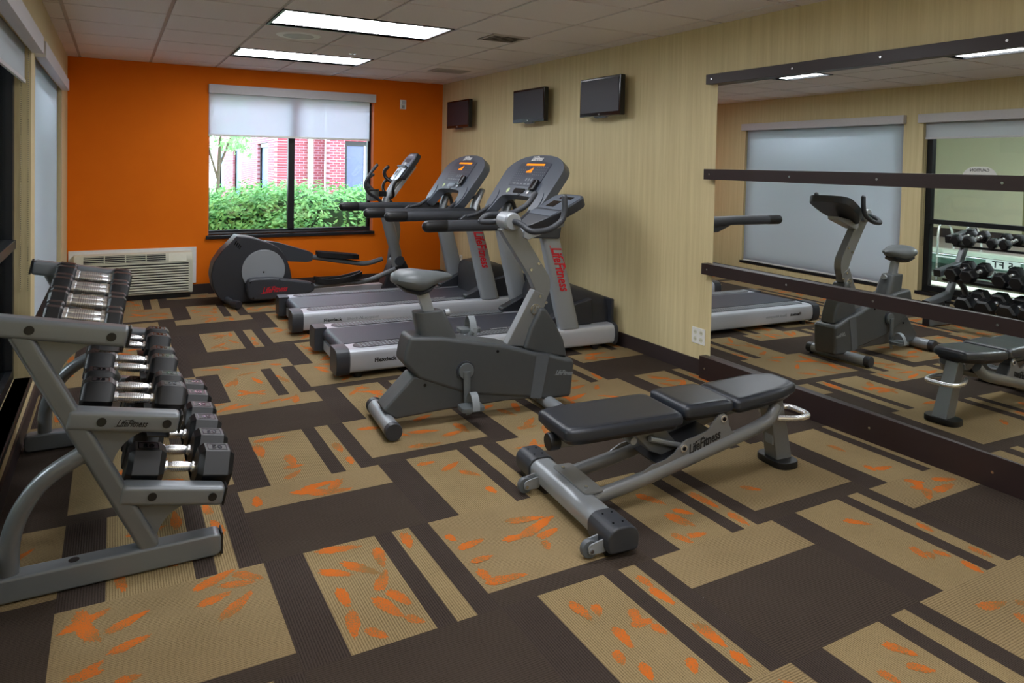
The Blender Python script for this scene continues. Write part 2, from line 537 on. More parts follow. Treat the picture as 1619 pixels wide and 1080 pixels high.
HAND_LEAVES = [(0.334,2.441,-1.1,.15),(0.325,2.502,.51,.155),(0.321,2.478,-1.41,.19),(0.436,2.442,.51,.137),(0.442,2.324,.33,.121),(0.698,2.556,.5,.157),(0.761,2.496,-.26,.119),(0.80,2.53,-.78,.12),(0.685,2.443,.3,.119),(0.743,2.377,.8,.153),(0.33,2.237,-.01,.096),(0.343,2.256,.67,.081),(0.435,2.169,-.05,.068),
(1.12,2.555,-.21,.16),(1.235,2.437,-1.7,.132),(1.07,2.409,-.63,.124),(1.154,2.398,-.91,.166),(1.053,2.259,-1.57,.122),(1.196,2.298,1.05,.129),(1.165,2.143,-1.23,.157),(1.215,2.178,-1.2,.12),(1.042,2.116,-1.77,.141),(1.092,2.04,-.99,.083),(1.217,2.049,-.92,.073),(1.362,2.50,-1.69,.12),
(1.02,3.60,-1.56,.18),(1.088,3.732,.1,.158),(1.131,3.42,-1.56,.16),(1.13,3.35,-.05,.085),(1.108,3.263,.67,.106),(1.37,3.48,-1.54,.131),(0.92,3.07,1.5,.099),(1.135,3.062,-.28,.157),(1.18,3.107,.15,.159),(1.219,3.019,-.11,.186),(1.239,3.064,-2.19,.153),(1.38,3.30,-1.64,.093),
(1.777,3.027,.52,.126),(1.823,2.92,-.9,.112),(1.688,3.109,0,.09),(1.836,2.725,-1.45,.073),
(1.515,2.44,-1.34,.059),(1.565,2.367,.19,.122),(1.556,2.259,.03,.085),(1.576,2.112,-.1,.152),(1.517,2.163,-1.51,.087),(1.735,2.333,-.03,.108),(1.856,2.367,.43,.219),(1.836,2.436,-.24,.158),(1.861,2.303,.28,.117),(1.81,2.232,-1.84,.068),
(1.70,1.848,-1.49,.113),(1.749,1.827,-1.95,.065),(1.742,1.685,-1.68,.108),(1.838,1.745,-1.93,.083),(1.838,1.711,-.09,.083),(1.864,1.662,-1.41,.06),(1.676,1.616,-1.85,.066),(1.709,1.535,-1.84,.07),(1.842,1.494,-2.05,.07),(1.988,1.878,-1.5,.076),(1.985,1.789,-1.45,.113),(1.985,1.572,-1.55,.135),(1.985,1.45,-1.6,.073),
(2.395,2.145,-1.34,.135),(2.376,2.157,-1.5,.119),(2.40,2.345,-1.11,.15),(2.448,2.197,-.9,.09),(2.37,2.032,-.19,.084),(2.299,2.037,-1.28,.094),(2.60,2.235,-1.48,.172),(2.609,2.049,-1.6,.11),(2.869,2.221,-.81,.093),
(3.62,2.349,-1.5,.102),(3.552,2.119,-1.73,.074),(3.612,2.088,-.16,.11),(3.599,1.932,-.76,.09),(3.58,1.90,-2.2,.10),(3.548,1.879,-1,.062),(3.531,1.827,-2.51,.12),(3.66,1.83,.05,.16),(3.75,1.88,-.4,.12),
(3.02,1.809,-.82,.104),(3.02,1.554,-1.93,.084),(3.04,1.524,-2.1,.05),(3.09,1.512,-1.25,.062),(3.10,1.407,-1.74,.085),(3.227,1.656,-1.7,.075),(3.232,1.45,-1.6,.09),
(2.92,1.25,-.22,.12),(2.93,1.16,-2.1,.07),(3.03,1.20,-.8,.07),(2.44,1.257,-1.07,.099),(2.415,1.182,-.81,.081),(2.30,1.20,-1.5,.07),
(1.69,3.52,-.85,.16),(1.828,3.486,-.23,.17),(1.961,3.396,.2,.143),(2.03,3.45,-1.49,.16),(1.77,3.315,-.13,.17),(1.60,3.65,-.3,.15),(1.9,3.68,.4,.14),(2.35,3.30,-.07,.12),(2.40,3.36,.75,.15),(2.45,3.60,-1.89,.16),(2.36,3.55,-1.25,.143),(2.42,3.22,-2.06,.14),(2.3,3.68,.3,.12)]
HAND = {(1, 1), (2, 1), (2, 3), (2, 2), (3, 2), (3, 1), (3, 0), (4, 1), (5, 1), (6, 1), (6, 0), (5, 0), (5, -1), (4, -1), (3, 3), (4, 3)}
# plan of the tiles, one string per row from near to far, one letter per tile from the left wall:
# S = dark tile with a broad and a narrow tan strip, B = tan tile with dark near edge,
# T = dark tile with a tan bar along its far edge, D = plain dark tile
CARPET = {
    -5: 'DSDSDSDS', -4: 'SBSBSBSB', -3: 'TSTSTSTS', -2: 'STSTSTST', -1: 'SBSTSBSB',
    0: 'SSDSTSTS', 1: 'DBSBSBSB', 2: 'BSTSTSTS', 3: 'DBSBSBST', 4: 'TSTSTSTS',
    5: 'STSBSTST', 6: 'BStSTSTS', 7: 'SSSBSTSB', 8: 'TLTSTSTS', 9: 'SBSBSTST', 10: 'BSTSTSTS', 11: 'STSBSTST', 12: 'SSSSSSSS',
}
for j, row in CARPET.items():
    for i, ch in enumerate(row):
        x0 = CX0 + CDX * (i - 1); y0 = CY0 + CDY * j
        x1 = x0 + CDX; y1 = y0 + CDY
        no_scatter[0] = (i, j) in HAND
        rnd = random.random()
        if ch == 'S':
            a, b, c, d = x0 + .137, x0 + .403, x0 + .470, x0 + .540
            frect(x0, a, y0, y1, 0); frect(a, b, y0, y1, 2); frect(b, c, y0, y1, 0)
            frect(c, d, y0, y1, 2); frect(d, x1, y0, y1, 0)
            scatter_leaves(a, b, y0, y1, 7); scatter_leaves(c, d, y0, y1, 1 if rnd > .5 else 2)
        elif ch == 'B':
            frect(x0, x1, y0, y0 + .085, 1); frect(x0, x1, y0 + .085, y1, 3)
            scatter_leaves(x0, x1, y0 + .085, y1, 11)
        elif ch == 'T':
            frect(x0, x1, y0, y1 - .205, 1); frect(x0, x1, y1 - .205, y1, 3)
            if (i, j) != (4, 0): scatter_leaves(x0, x1, y1 - .205, y1, 6)
        elif ch == 't':
            frect(x0, x1, y0 + .205, y1, 1); frect(x0, x1, y0, y0 + .205, 3); scatter_leaves(x0, x1, y0, y0 + .205, 4)
        elif ch == 'L':
            frect(x0, x1 - .13, y0, y1, 3); frect(x1 - .13, x1, y0, y1, 1); scatter_leaves(x0, x1 - .13, y0, y1, 5)
        elif ch == 'D':
            frect(x0, x1, y0, y1, 1)
for (lx, ly, la, ll) in HAND_LEAVES: fleaf(lx, ly, la, ll, .026 + .12 * ll)
for f in fb.faces: f.normal_update()
_me = bpy.data.meshes.new('floor'); fb.to_mesh(_me); fb.free()
for mm in floor_mats: _me.materials.append(mm)
floor = bpy.data.objects.new('floor', _me); COL.objects.link(floor); floor['kind'] = 'structure'

# ------------------------------------------------------------------ ceiling with lay-in tiles
GX0 = 0.0996
GY0 = D - 0.3484
LIGHTS = [(2, 1), (2, 4), (2, 7), (2, 10), (2, 13)]     # grid column of the left end, grid row counted from the window wall
cb_ = BM()
lit = set()
for c, r in LIGHTS:
    lit.add((c, r)); lit.add((c + 1, r))
ci = -1
while GX0 + TILE * ci < W:
    x0 = GX0 + TILE * ci; x1 = x0 + TILE
    rj = -1
    while GY0 - TILE * rj > B:
        y1 = GY0 - TILE * rj; y0 = y1 - TILE
        g = 0.0125
        a0, a1, b0, b1 = max(x0 + g, 0), min(x1 - g, W), max(y0 + g, B), min(y1 - g, D)
        if a1 - a0 > .01 and b1 - b0 > .01 and (ci, rj) not in lit:
            box(cb_, a0, a1, b0, b1, H - 0.004, H + 0.012, 0)
        rj += 1
    ci += 1
k = 0
while GX0 + TILE * k < W:
    x = GX0 + TILE * k
    cuts = sorted((GY0 - TILE * (r + 1), GY0 - TILE * r) for c, r in LIGHTS if c + 1 == k)
    y = B
    for a_, c_ in cuts:
        box(cb_, x - .011, x + .011, y, a_, H + .003, H + .03, 1); y = c_
    box(cb_, x - .011, x + .011, y, D, H + .003, H + .03, 1); k += 1
k = 0
while GY0 - TILE * k > B:
    y = GY0 - TILE * k
    box(cb_, 0, W, y - .011, y + .011, H + .007, H + .028, 1); k += 1
box(cb_, -.2, W + .2, B - .2, D + .2, H + .10, H + .2, 0)
# the wall angle around the edge
box(cb_, 0, .02, B, D, H - .002, H + .02, 1); box(cb_, W - .02, W, B, D, H - .002, H + .02, 1); box(cb_, 0, W, D - .02, D, H - .002, H + .02, 1)
struct('ceiling', cb_, None, mats=[M['ceil_tile'], M['ceil_bar']], smooth=False)

def ceiling_light(c, r, label):
    x0 = GX0 + TILE * c; x1 = x0 + 2 * TILE
    y1 = GY0 - TILE * r; y0 = y1 - TILE
    t = thing('ceiling_light', label, 'light', ((x0 + x1) / 2, (y0 + y1) / 2, H + .06), 0, 'fluorescent troffers in the ceiling')
    hx, hy = TILE - .012, TILE / 2 - .012
    b = BM()
    for (a0, a1, b0, b1) in ((-hx, hx, -hy, -hy + .02), (-hx, hx, hy - .02, hy), (-hx, -hx + .02, -hy + .02, hy - .02), (hx - .02, hx, -hy + .02, hy - .02)):
        box(b, a0, a1, b0, b1, -.066, .0)
    box(b, -hx, hx, -hy, hy, 0, .01)
    obj('frame', b, M['black_frame'], t)
    b = BM(); box(b, -hx + .021, hx - .021, -hy + .021, hy - .021, -.050, -.044)
    obj('diffuser', b, M['lamp'], t)
    b = BM()
    for k in range(1, 6):
        x = -hx + 2 * hx * k / 6; box(b, x - .0008, x + .0008, -hy + .022, hy - .022, -.056, -.051)
    for k in range(1, 3):
        y = -hy + 2 * hy * k / 3; box(b, -hx + .022, hx - .022, y - .0008, y + .0008, -.056, -.051)
    obj('louver', b, M['white'], t)
    return t
labs = ['rectangular ceiling light nearest the orange wall', 'rectangular ceiling light next to the round speaker, nearer the camera',
        'ceiling light seen only in the mirror above the dumbbells', 'ceiling light overhead out of view, above the bench', 'ceiling light out of view behind the camera']
for (c, r), lb in zip(LIGHTS, labs): ceiling_light(c, r, lb)

# ------------------------------------------------------------------ walls
WIN_X0, WIN_X1, WIN_Z0, WIN_Z1 = 1.258, 3.045, 0.605, 2.10
b = BM()
T_ = 0.16
box(b, -.2, WIN_X0, D, D + T_, -.05, H + .1); box(b, WIN_X1, W + .2, D, D + T_, -.05, H + .1)
box(b, WIN_X0, WIN_X1, D, D + T_, -.05, WIN_Z0); box(b, WIN_X0, WIN_X1, D, D + T_, WIN_Z1, H + .1)
struct('wall_far', b, M['orange'], smooth=False)
b = BM()
box(b, WIN_X0, WIN_X0 + .006, D + .002, D + .10, WIN_Z0, WIN_Z1); box(b, WIN_X1 - .006, WIN_X1, D + .002, D + .10, WIN_Z0, WIN_Z1)
struct('trim_1', b, M['orange_jamb'], smooth=False)
b = BM(); box(b, W, W + .16, B - .16, D + .0, -.05, H + .1); struct('wall_right', b, M['beige'], smooth=False)
b = BM(); box(b, -.3, W + .16, B - .16, B, -.05, H + .1); struct('wall_back', b, M['beige'], smooth=False)
# left wall with two deep windows
LW = [(4.89, 7.20), (2.36, 4.67)]
LZ0, LZ1 = 0.205, 2.005
b = BM(); TL = 0.16
for a, c in ((B, LW[1][0]), (LW[1][1], LW[0][0]), (LW[0][1], D)): box(b, -TL, 0, a, c, -.05, H + .1)
for a, c in LW:
    box(b, -TL, 0, a, c, -.05, LZ0); box(b, -TL, 0, a, c, LZ1, H + .1)
struct('wall_left', b, M['beige'], smooth=False)
# base
b = BM(); box(b, 0, W, D - .012, D, 0, .103); struct('baseboard_far', b, M['base'], smooth=False)
b = BM(); box(b, W - .012, W, 3.55, D - .012, 0, .103); struct('baseboard_right', b, M['base'], smooth=False)
b = BM(); box(b, 0, .012, B, D - .012, 0, .103); struct('baseboard_left', b, M['base'], smooth=False)

# far window
def far_window():
    b = BM(); y0, y1 = D + .085, D + .135
    fw = .035
    box(b, WIN_X0, WIN_X1, y0, y1, WIN_Z0, WIN_Z0 + .045); box(b, WIN_X0, WIN_X1, y0, y1, WIN_Z1 - fw, WIN_Z1)
    box(b, WIN_X0, WIN_X0 + .02, y0, y1, WIN_Z0 + .045, WIN_Z1 - fw); box(b, WIN_X1 - .045, WIN_X1, y0, y1, WIN_Z0 + .045, WIN_Z1 - fw)
    xm = 2.125
    box(b, xm - .035, xm + .035, y0 - .01, y1, WIN_Z0 + .045, WIN_Z1 - fw)
    w = struct('window_1', b, M['black_frame'], bevel=.003)
    b = BM(); box(b, WIN_X0 + .02, WIN_X1 - .045, D + .108, D + .114, WIN_Z0 + .045, WIN_Z1 - fw)
    obj('pane', b, M['glass'], w, smooth=False)
    b = BM(); box(b, WIN_X0 - .02, WIN_X1 + .015, D - .03, D + .085, WIN_Z0 - .035, WIN_Z0)
    obj('sill', b, M['black_frame'], w, bevel=.003)
far_window()
def blind(name_label, group, make):
    t = thing('roller_blind', name_label, 'blind', make['loc'], 0, group)
    return t
t = thing('roller_blind', 'half lowered translucent roller blind over the window in the orange wall', 'blind', (0, D, 2.1))
b = BM(); box(b, WIN_X0 - .005, 3.052, -.045, 0, .0, .093); obj('valance', b, M['valance'], t, bevel=.003)
b = BM(); box(b, WIN_X0 - .002, 2.985, -.012, -.0105, -.425, .0); obj('shade_fabric', b, M['blind'], t, smooth=False)
b = BM(); box(b, WIN_X0 - .002, 2.985, -.017, -.006, -.447, -.425); obj('bottom_bar', b, M['white'], t, bevel=.002)

# left windows
def left_window(n, ya, yc, mull):
    b = BM(); x0, x1 = -.14, -.075
    z0, z1 = LZ0, LZ1
    fw = .06
    box(b, x0, x1, ya, yc, z0, z0 + fw); box(b, x0, x1, ya, yc, z1 - fw, z1)
    box(b, x0, x1, ya, ya + fw, z0 + fw, z1 - fw); box(b, x0, x1, yc - fw, yc, z0 + fw, z1 - fw)
    if mull:
        box(b, x0, x1 + .015, ya + fw, yc - fw, .918, .966)
        box(b, x0, x1, ya + .72, ya + .78, z0 + fw, z1 - fw)
    w = struct('window_%d' % n, b, M['black_frame'], bevel=.003)
    b = BM(); box(b, -.112, -.106, ya + fw, yc - fw, z0 + fw, z1 - fw); obj('pane', b, M['glass'], w, smooth=False)
    b = BM(); box(b, -.075, .007, ya - .03, yc + .03, z0 - .035, z0); obj('sill', b, M['black_frame'], w, bevel=.003)
    return w
left_window(2, LW[0][0], LW[0][1], False)
left_window(3, LW[1][0], LW[1][1], True)
t = thing('roller_blind', 'white roller blind fully lowered over the left wall window nearest the orange wall', 'blind', (0, 0, LZ1 - .03))
b = BM(); box(b, 0, .055, LW[0][0] - .03, LW[0][1] + .03, .0, .092); obj('valance', b, M['valance'], t, bevel=.003)
b = BM(); box(b, -.030, -.0285, LW[0][0] + .01, LW[0][1] - .01, -1.755, .03); obj('shade_fabric', b, M['blind_white'], t, smooth=False)
b = BM(); box(b, -.036, -.023, LW[0][0] + .01, LW[0][1] - .01, -1.78, -1.755); obj('bottom_bar', b, M['white'], t, bevel=.002)
b = BM(); box(b, .004, .0055, LW[0][1] - .012, LW[0][1] - .009, -1.35, .03); obj('bead_chain', b, M['bolt'], t)
t = thing('roller_blind', 'roller blind mostly raised over the pool window behind the dumbbell rack', 'blind', (0, 0, LZ1 - .03))
b = BM(); box(b, 0, .055, LW[1][0] - .03, LW[1][1] + .03, .0, .092); obj('valance', b, M['valance'], t, bevel=.003)
b = BM(); box(b, -.030, -.0285, LW[1][0] + .01, LW[1][1] - .01, -.150, .03); obj('shade_fabric', b, M['blind_gray'], t, smooth=False)
b = BM(); box(b, -.036, -.023, LW[1][0] + .01, LW[1][1] - .01, -.170, -.150); obj('bottom_bar', b, M['valance'], t, bevel=.002)
b = BM()
for q in range(120):
    zz = .02 - q * .011
    for xx in (-.012, -.045): box(b, xx - .002, xx + .002, LW[1][1] - .010, LW[1][1] - .006, zz - .004, zz)
obj('bead_chain', b, M['bolt'], t)
# caution decal stuck on the pool window
t = thing('window_decal', 'pale rounded caution notice stuck on the pool window glass', 'sign', (-.1055, 4.14, 1.36))
b = BM()
pts = fillet([(-.17, 0), (.17, 0), (.17, .10), (.09, .165), (-.09, .165), (-.17, .10)], .05, 5, True)
prism(b, [(p[0], p[1]) for p in pts], 0, .0005, 'yz'); obj('backing', b, M['white'], t, smooth=False)
lettering('notice_text', 'CAUTION', M['print_black'], t, (.001, 0, .115), (0, 1, 0), (0, 0, 1), .042, 0, .0003, 1, .0008, 'CENTER')

# ------------------------------------------------------------------ mirror on the right wall
def mirror_panel(label, y0, y1, z0, z1, x_at, ty, tz):
    ym, zm = (y0 + y1) / 2, (z0 + z1) / 2
    def mx_(y, z): return x_at + ty * (y - 3.5) + tz * (z - 1.2)
    mt = thing('wall_mirror', label, 'mirror', (mx_(ym, zm), ym, zm), 0, 'mirror panels on the right wall')
    b = BM()
    F_ = [(y0, z0), (y1, z0), (y1, z1), (y0, z1)]
    fr = [b.verts.new((mx_(y, z) - mx_(ym, zm), y - ym, z - zm)) for y, z in F_]
    bk = [b.verts.new((mx_(y, z) + .004 - mx_(ym, zm), y - ym, z - zm)) for y, z in F_]
    b.faces.new(fr); b.faces.new(bk[::-1])
    for i in range(4): b.faces.new((fr[i], bk[i], bk[(i + 1) % 4], fr[(i + 1) % 4]))
    obj('mirror_glass', b, M['mirror'], mt, smooth=False)
mirror_panel('large wall mirror beside the weight bench, behind dark wood rails', 1.47, 3.52, .13, 2.0, 3.9006, .02, .006)
mirror_panel('wall mirror panel nearer the camera, out of the frame', .35, 1.465, .13, 2.0, 3.885, 0, 0)
rail_specs = [('mirror_rail', 1.972, 2.037, 'top dark wood rail across the head of the mirror'),
              ('mirror_rail', 1.338, 1.408, 'second dark wood rail from the top of the mirror'),
              ('mirror_rail', .702, .775, 'third dark wood rail from the top, at the height of the bench pads'),
              ('mirror_rail', .0, .150, 'wide dark wood board along the floor under the mirror')]
for i, (nm, za, zb, lb) in enumerate(rail_specs):
    t = thing(nm, lb, 'rail', (W - .034, 3.575, za), 0, None)
    b = BM(); box(b, -.026, .034, -3.4, 0, 0, zb - za); obj('board', b, M['espresso'], t, bevel=.0015)
    ysc = [-.055, -.70, -1.25, -1.85, -2.5, -3.1]
    for y in ysc:
        b = BM(); disc(b, (-.0275, y, (zb - za) * .5), (1, 0, 0), .0065, .006, 12); obj('screw', b, M['bolt'], t)

# ------------------------------------------------------------------ wall television sets
def wall_tv(y0, y1, label):
    cx = W - .10; yc = (y0 + y1) / 2; hw = (y1 - y0) / 2; zc = 1.97; hh = .157
    t = thing('wall_television', label, 'television', (cx, yc, zc), 0, 'televisions high on the right wall')
    b = BM(); box(b, -.012, .035, -hw, hw, -hh, hh); obj('casing', b, M['dark_plastic' if False else 'black_gloss'], t, bevel=.006)
    b = BM(); box(b, -.0145, -.0125, -hw + .018, hw - .018, -hh + .032, hh - .018); obj('screen', b, M['screen'], t, smooth=False)
    lettering('brand_mark', 'LG', M['print_white'], t, (-.0135, .014, -hh + .010), (0, -1, 0), (0, 0, 1), .018, 0, .0003)
    b = BM(); box(b, .035, .1, -.05, .05, -.05, .05); obj('wall_bracket', b, M['black_frame'], t)
    b = BM(); prism(b, [(-.09, 0), (.09, 0), (.07, -.012), (-.07, -.012)], 0, .02, 'yz')
    o = obj('lower_lip', b, M['dark_plastic'], t); o.location = (0, 0, -hh)
wall_tv(7.13, 7.72, 'wall television nearest the orange wall')
wall_tv(5.55, 6.13, 'middle of the three televisions on the right wall')
wall_tv(4.43, 4.98, 'wall television nearest the mirror')

# ------------------------------------------------------------------ small wall and ceiling fittings
def outlet(loc, face, label, gang=2):
    t = thing('wall_outlet', label, 'outlet', loc)
    w = (.036, .062)[gang - 1]
    b = BM(); box(b, -.006, 0, -w, w, -.055, .055) ; obj('plate', b, M['white'], t, bevel=.002)
    for g in range(gang):
        yy = (g - (gang - 1) / 2) * .056
        for zz in (-.024, .024):
            b = BM(); prism(b, [(p[0], p[1]) for p in circle2(yy, zz, .016, 14)], -.0075, -.0062, 'yz'); s = obj('socket', b, M['cream'], t)
            b2 = BM(); box(b2, -.0082, -.0076, yy - .007, yy - .005, zz - .005, zz + .005); box(b2, -.0082, -.0076, yy + .005, yy + .007, zz - .005, zz + .005)
            obj('slot', b2, M['dark_slot'], s)
outlet((W, 3.645, .262), 0, 'white four-socket outlet plate low on the wall beside the mirror', 2)
outlet((W, 7.50, .30), 0, 'white outlet plate near the corner behind the treadmills', 1)
t = thing('fire_alarm_strobe', 'small white fire alarm device on the orange wall', 'alarm', (3.396, D, 2.10))
b = BM(); box(b, -.038, .038, -.012, 0, -.055, .055); obj('backplate', b, M['white'], t, bevel=.003)
b = BM(); box(b, -.022, .022, -.03, -.012, .0, .045); obj('strobe_lens', b, M['valance'], t, bevel=.004)
b = BM()
for k in range(4): box(b, -.018, .018, -.0135, -.012, -.045 + k * .01, -.04 + k * .01)
obj('grille', b, M['dark_slot'], t)
t = thing('ceiling_speaker', 'round white perforated ceiling speaker between the two lights', 'speaker', (1.63, 5.64, H - .004))
b = BM(); tube(b, [(0, 0, 0), (0, 0, -.006)], [.165, .155], 40); obj('rim', b, M['bright_white'], t)
b = BM(); tube(b, [(0, 0, -.0061), (0, 0, -.0085)], [.115, .11], 36); obj('grille', b, M['valance'], t)
t = thing('sprinkler', 'small chrome fire sprinkler hanging from the ceiling', 'sprinkler', (2.249, 6.296, H - .004))
b = BM(); tube(b, [(0, 0, 0), (0, 0, -.006)], [.035, .03], 20); obj('escutcheon', b, M['chrome'], t)
b = BM(); tube(b, [(0, 0, -.006), (0, 0, -.04)], .006, 10); tube(b, [(0, 0, -.04), (0, 0, -.043)], .018, 14); obj('head', b, M['chrome'], t)
def vent(x, y, sx, sy, label, slats, mat):
    t = thing('air_vent', label, 'vent', (x, y, H - .004))
    b = BM()
    for (a0, a1, b0, b1) in ((-sx, sx, -sy, -sy + .025), (-sx, sx, sy - .025, sy), (-sx, -sx + .025, -sy + .025, sy - .025), (sx - .025, sx, -sy + .025, sy - .025)):
        box(b, a0, a1, b0, b1, -.008, 0)
    obj('frame', b, mat, t)
    b = BM(); box(b, -sx + .025, sx - .025, -sy + .025, sy - .025, -.001, 0); obj('duct_opening', b, M['dark_slot'], t)
    for k in range(slats):
        yy = -sy + .03 + (2 * sy - .06) * (k + .5) / slats
        b = BM(); prism(b, [(yy - .012, -.007), (yy + .008, -.002), (yy + .009, -.003), (yy - .011, -.009)], -sx + .025, sx - .025, 'yz')
        obj('slat', b, mat, t)
vent(2.985, 4.83, .155, .135, 'square louvred air vent in the ceiling near the mirror wall', 5, M['ceil_bar'])
vent(3.44, 6.87, .19, .13, 'flat grille vent in the ceiling by the orange wall corner', 9, M['ceil_bar'])

# ------------------------------------------------------------------ through-wall air conditioner
t = thing('wall_air_conditioner', 'cream louvred air conditioner under the orange wall by the left corner', 'air conditioner', (.012, D, 0))
b = BM(); box(b, 0.0, 1.136, -.02, 0, .12, .495); obj('wall_sleeve', b, M['white'], t, bevel=.003)
b = BM()
x0, x1, yf, yb, z0, z1 = .05, 1.09, -.185, -.02, .045, .46
prism(b, [(yb, z0), (yf, z0 + .01), (yf, z1 - .09), (yf + .06, z1), (yb, z1)], x0, x1, 'yz')
body = obj('body', b, M['cream'], t, bevel=.008)
# upper discharge grille
b = BM()
def onslope(s):   # s 0..1 up the sloped top front
    return (yf + .06 * s, (z1 - .09) + .09 * s)
for k, (a, c) in enumerate(((.13, .30), (.31, .48), (.49, .66), (.67, .84))):
    p0, p1 = onslope(.12), onslope(.88)
    prism(b, [(p0[0] - .002, p0[1]), (p1[0] - .002, p1[1]), (p1[0] + .004, p1[1]), (p0[0] + .004, p0[1])], a, c, 'yz')
obj('discharge_opening', b, M['dark_slot'], t)
for k in range(4):
    p = onslope(.2 + .2 * k)
    b = BM(); box(b, .13, .84, p[0] - .006, p[0] + .002, p[1] - .003, p[1] + .003)
    obj('louver', b, M['cream'], t)
b = BM(); p0, p1 = onslope(.05), onslope(.95)
prism(b, [(p0[0] - .008, p0[1]), (p1[0] - .008, p1[1]), (p1[0], p1[1]), (p0[0], p0[1])], .865, 1.03, 'yz'); obj('control_door', b, M['cream'], t, bevel=.003)
for k in range(11):
    zz = .075 + k * .0255
    b = BM(); prism(b, [(yf, zz), (yf - .012, zz + .003), (yf - .012, zz + .012), (yf, zz + .019)], .10, 1.05, 'yz')
    obj('intake_slat', b, M['cream'], t)
b = BM(); box(b, .10, 1.05, yf - .004, yf - .0005, .07, .36); obj('intake_opening', b, M['dark_slot'], t)
b = BM(); box(b, .08, 1.07, -.15, -.0, .0, .045); obj('subbase', b, M['black_frame'], t)

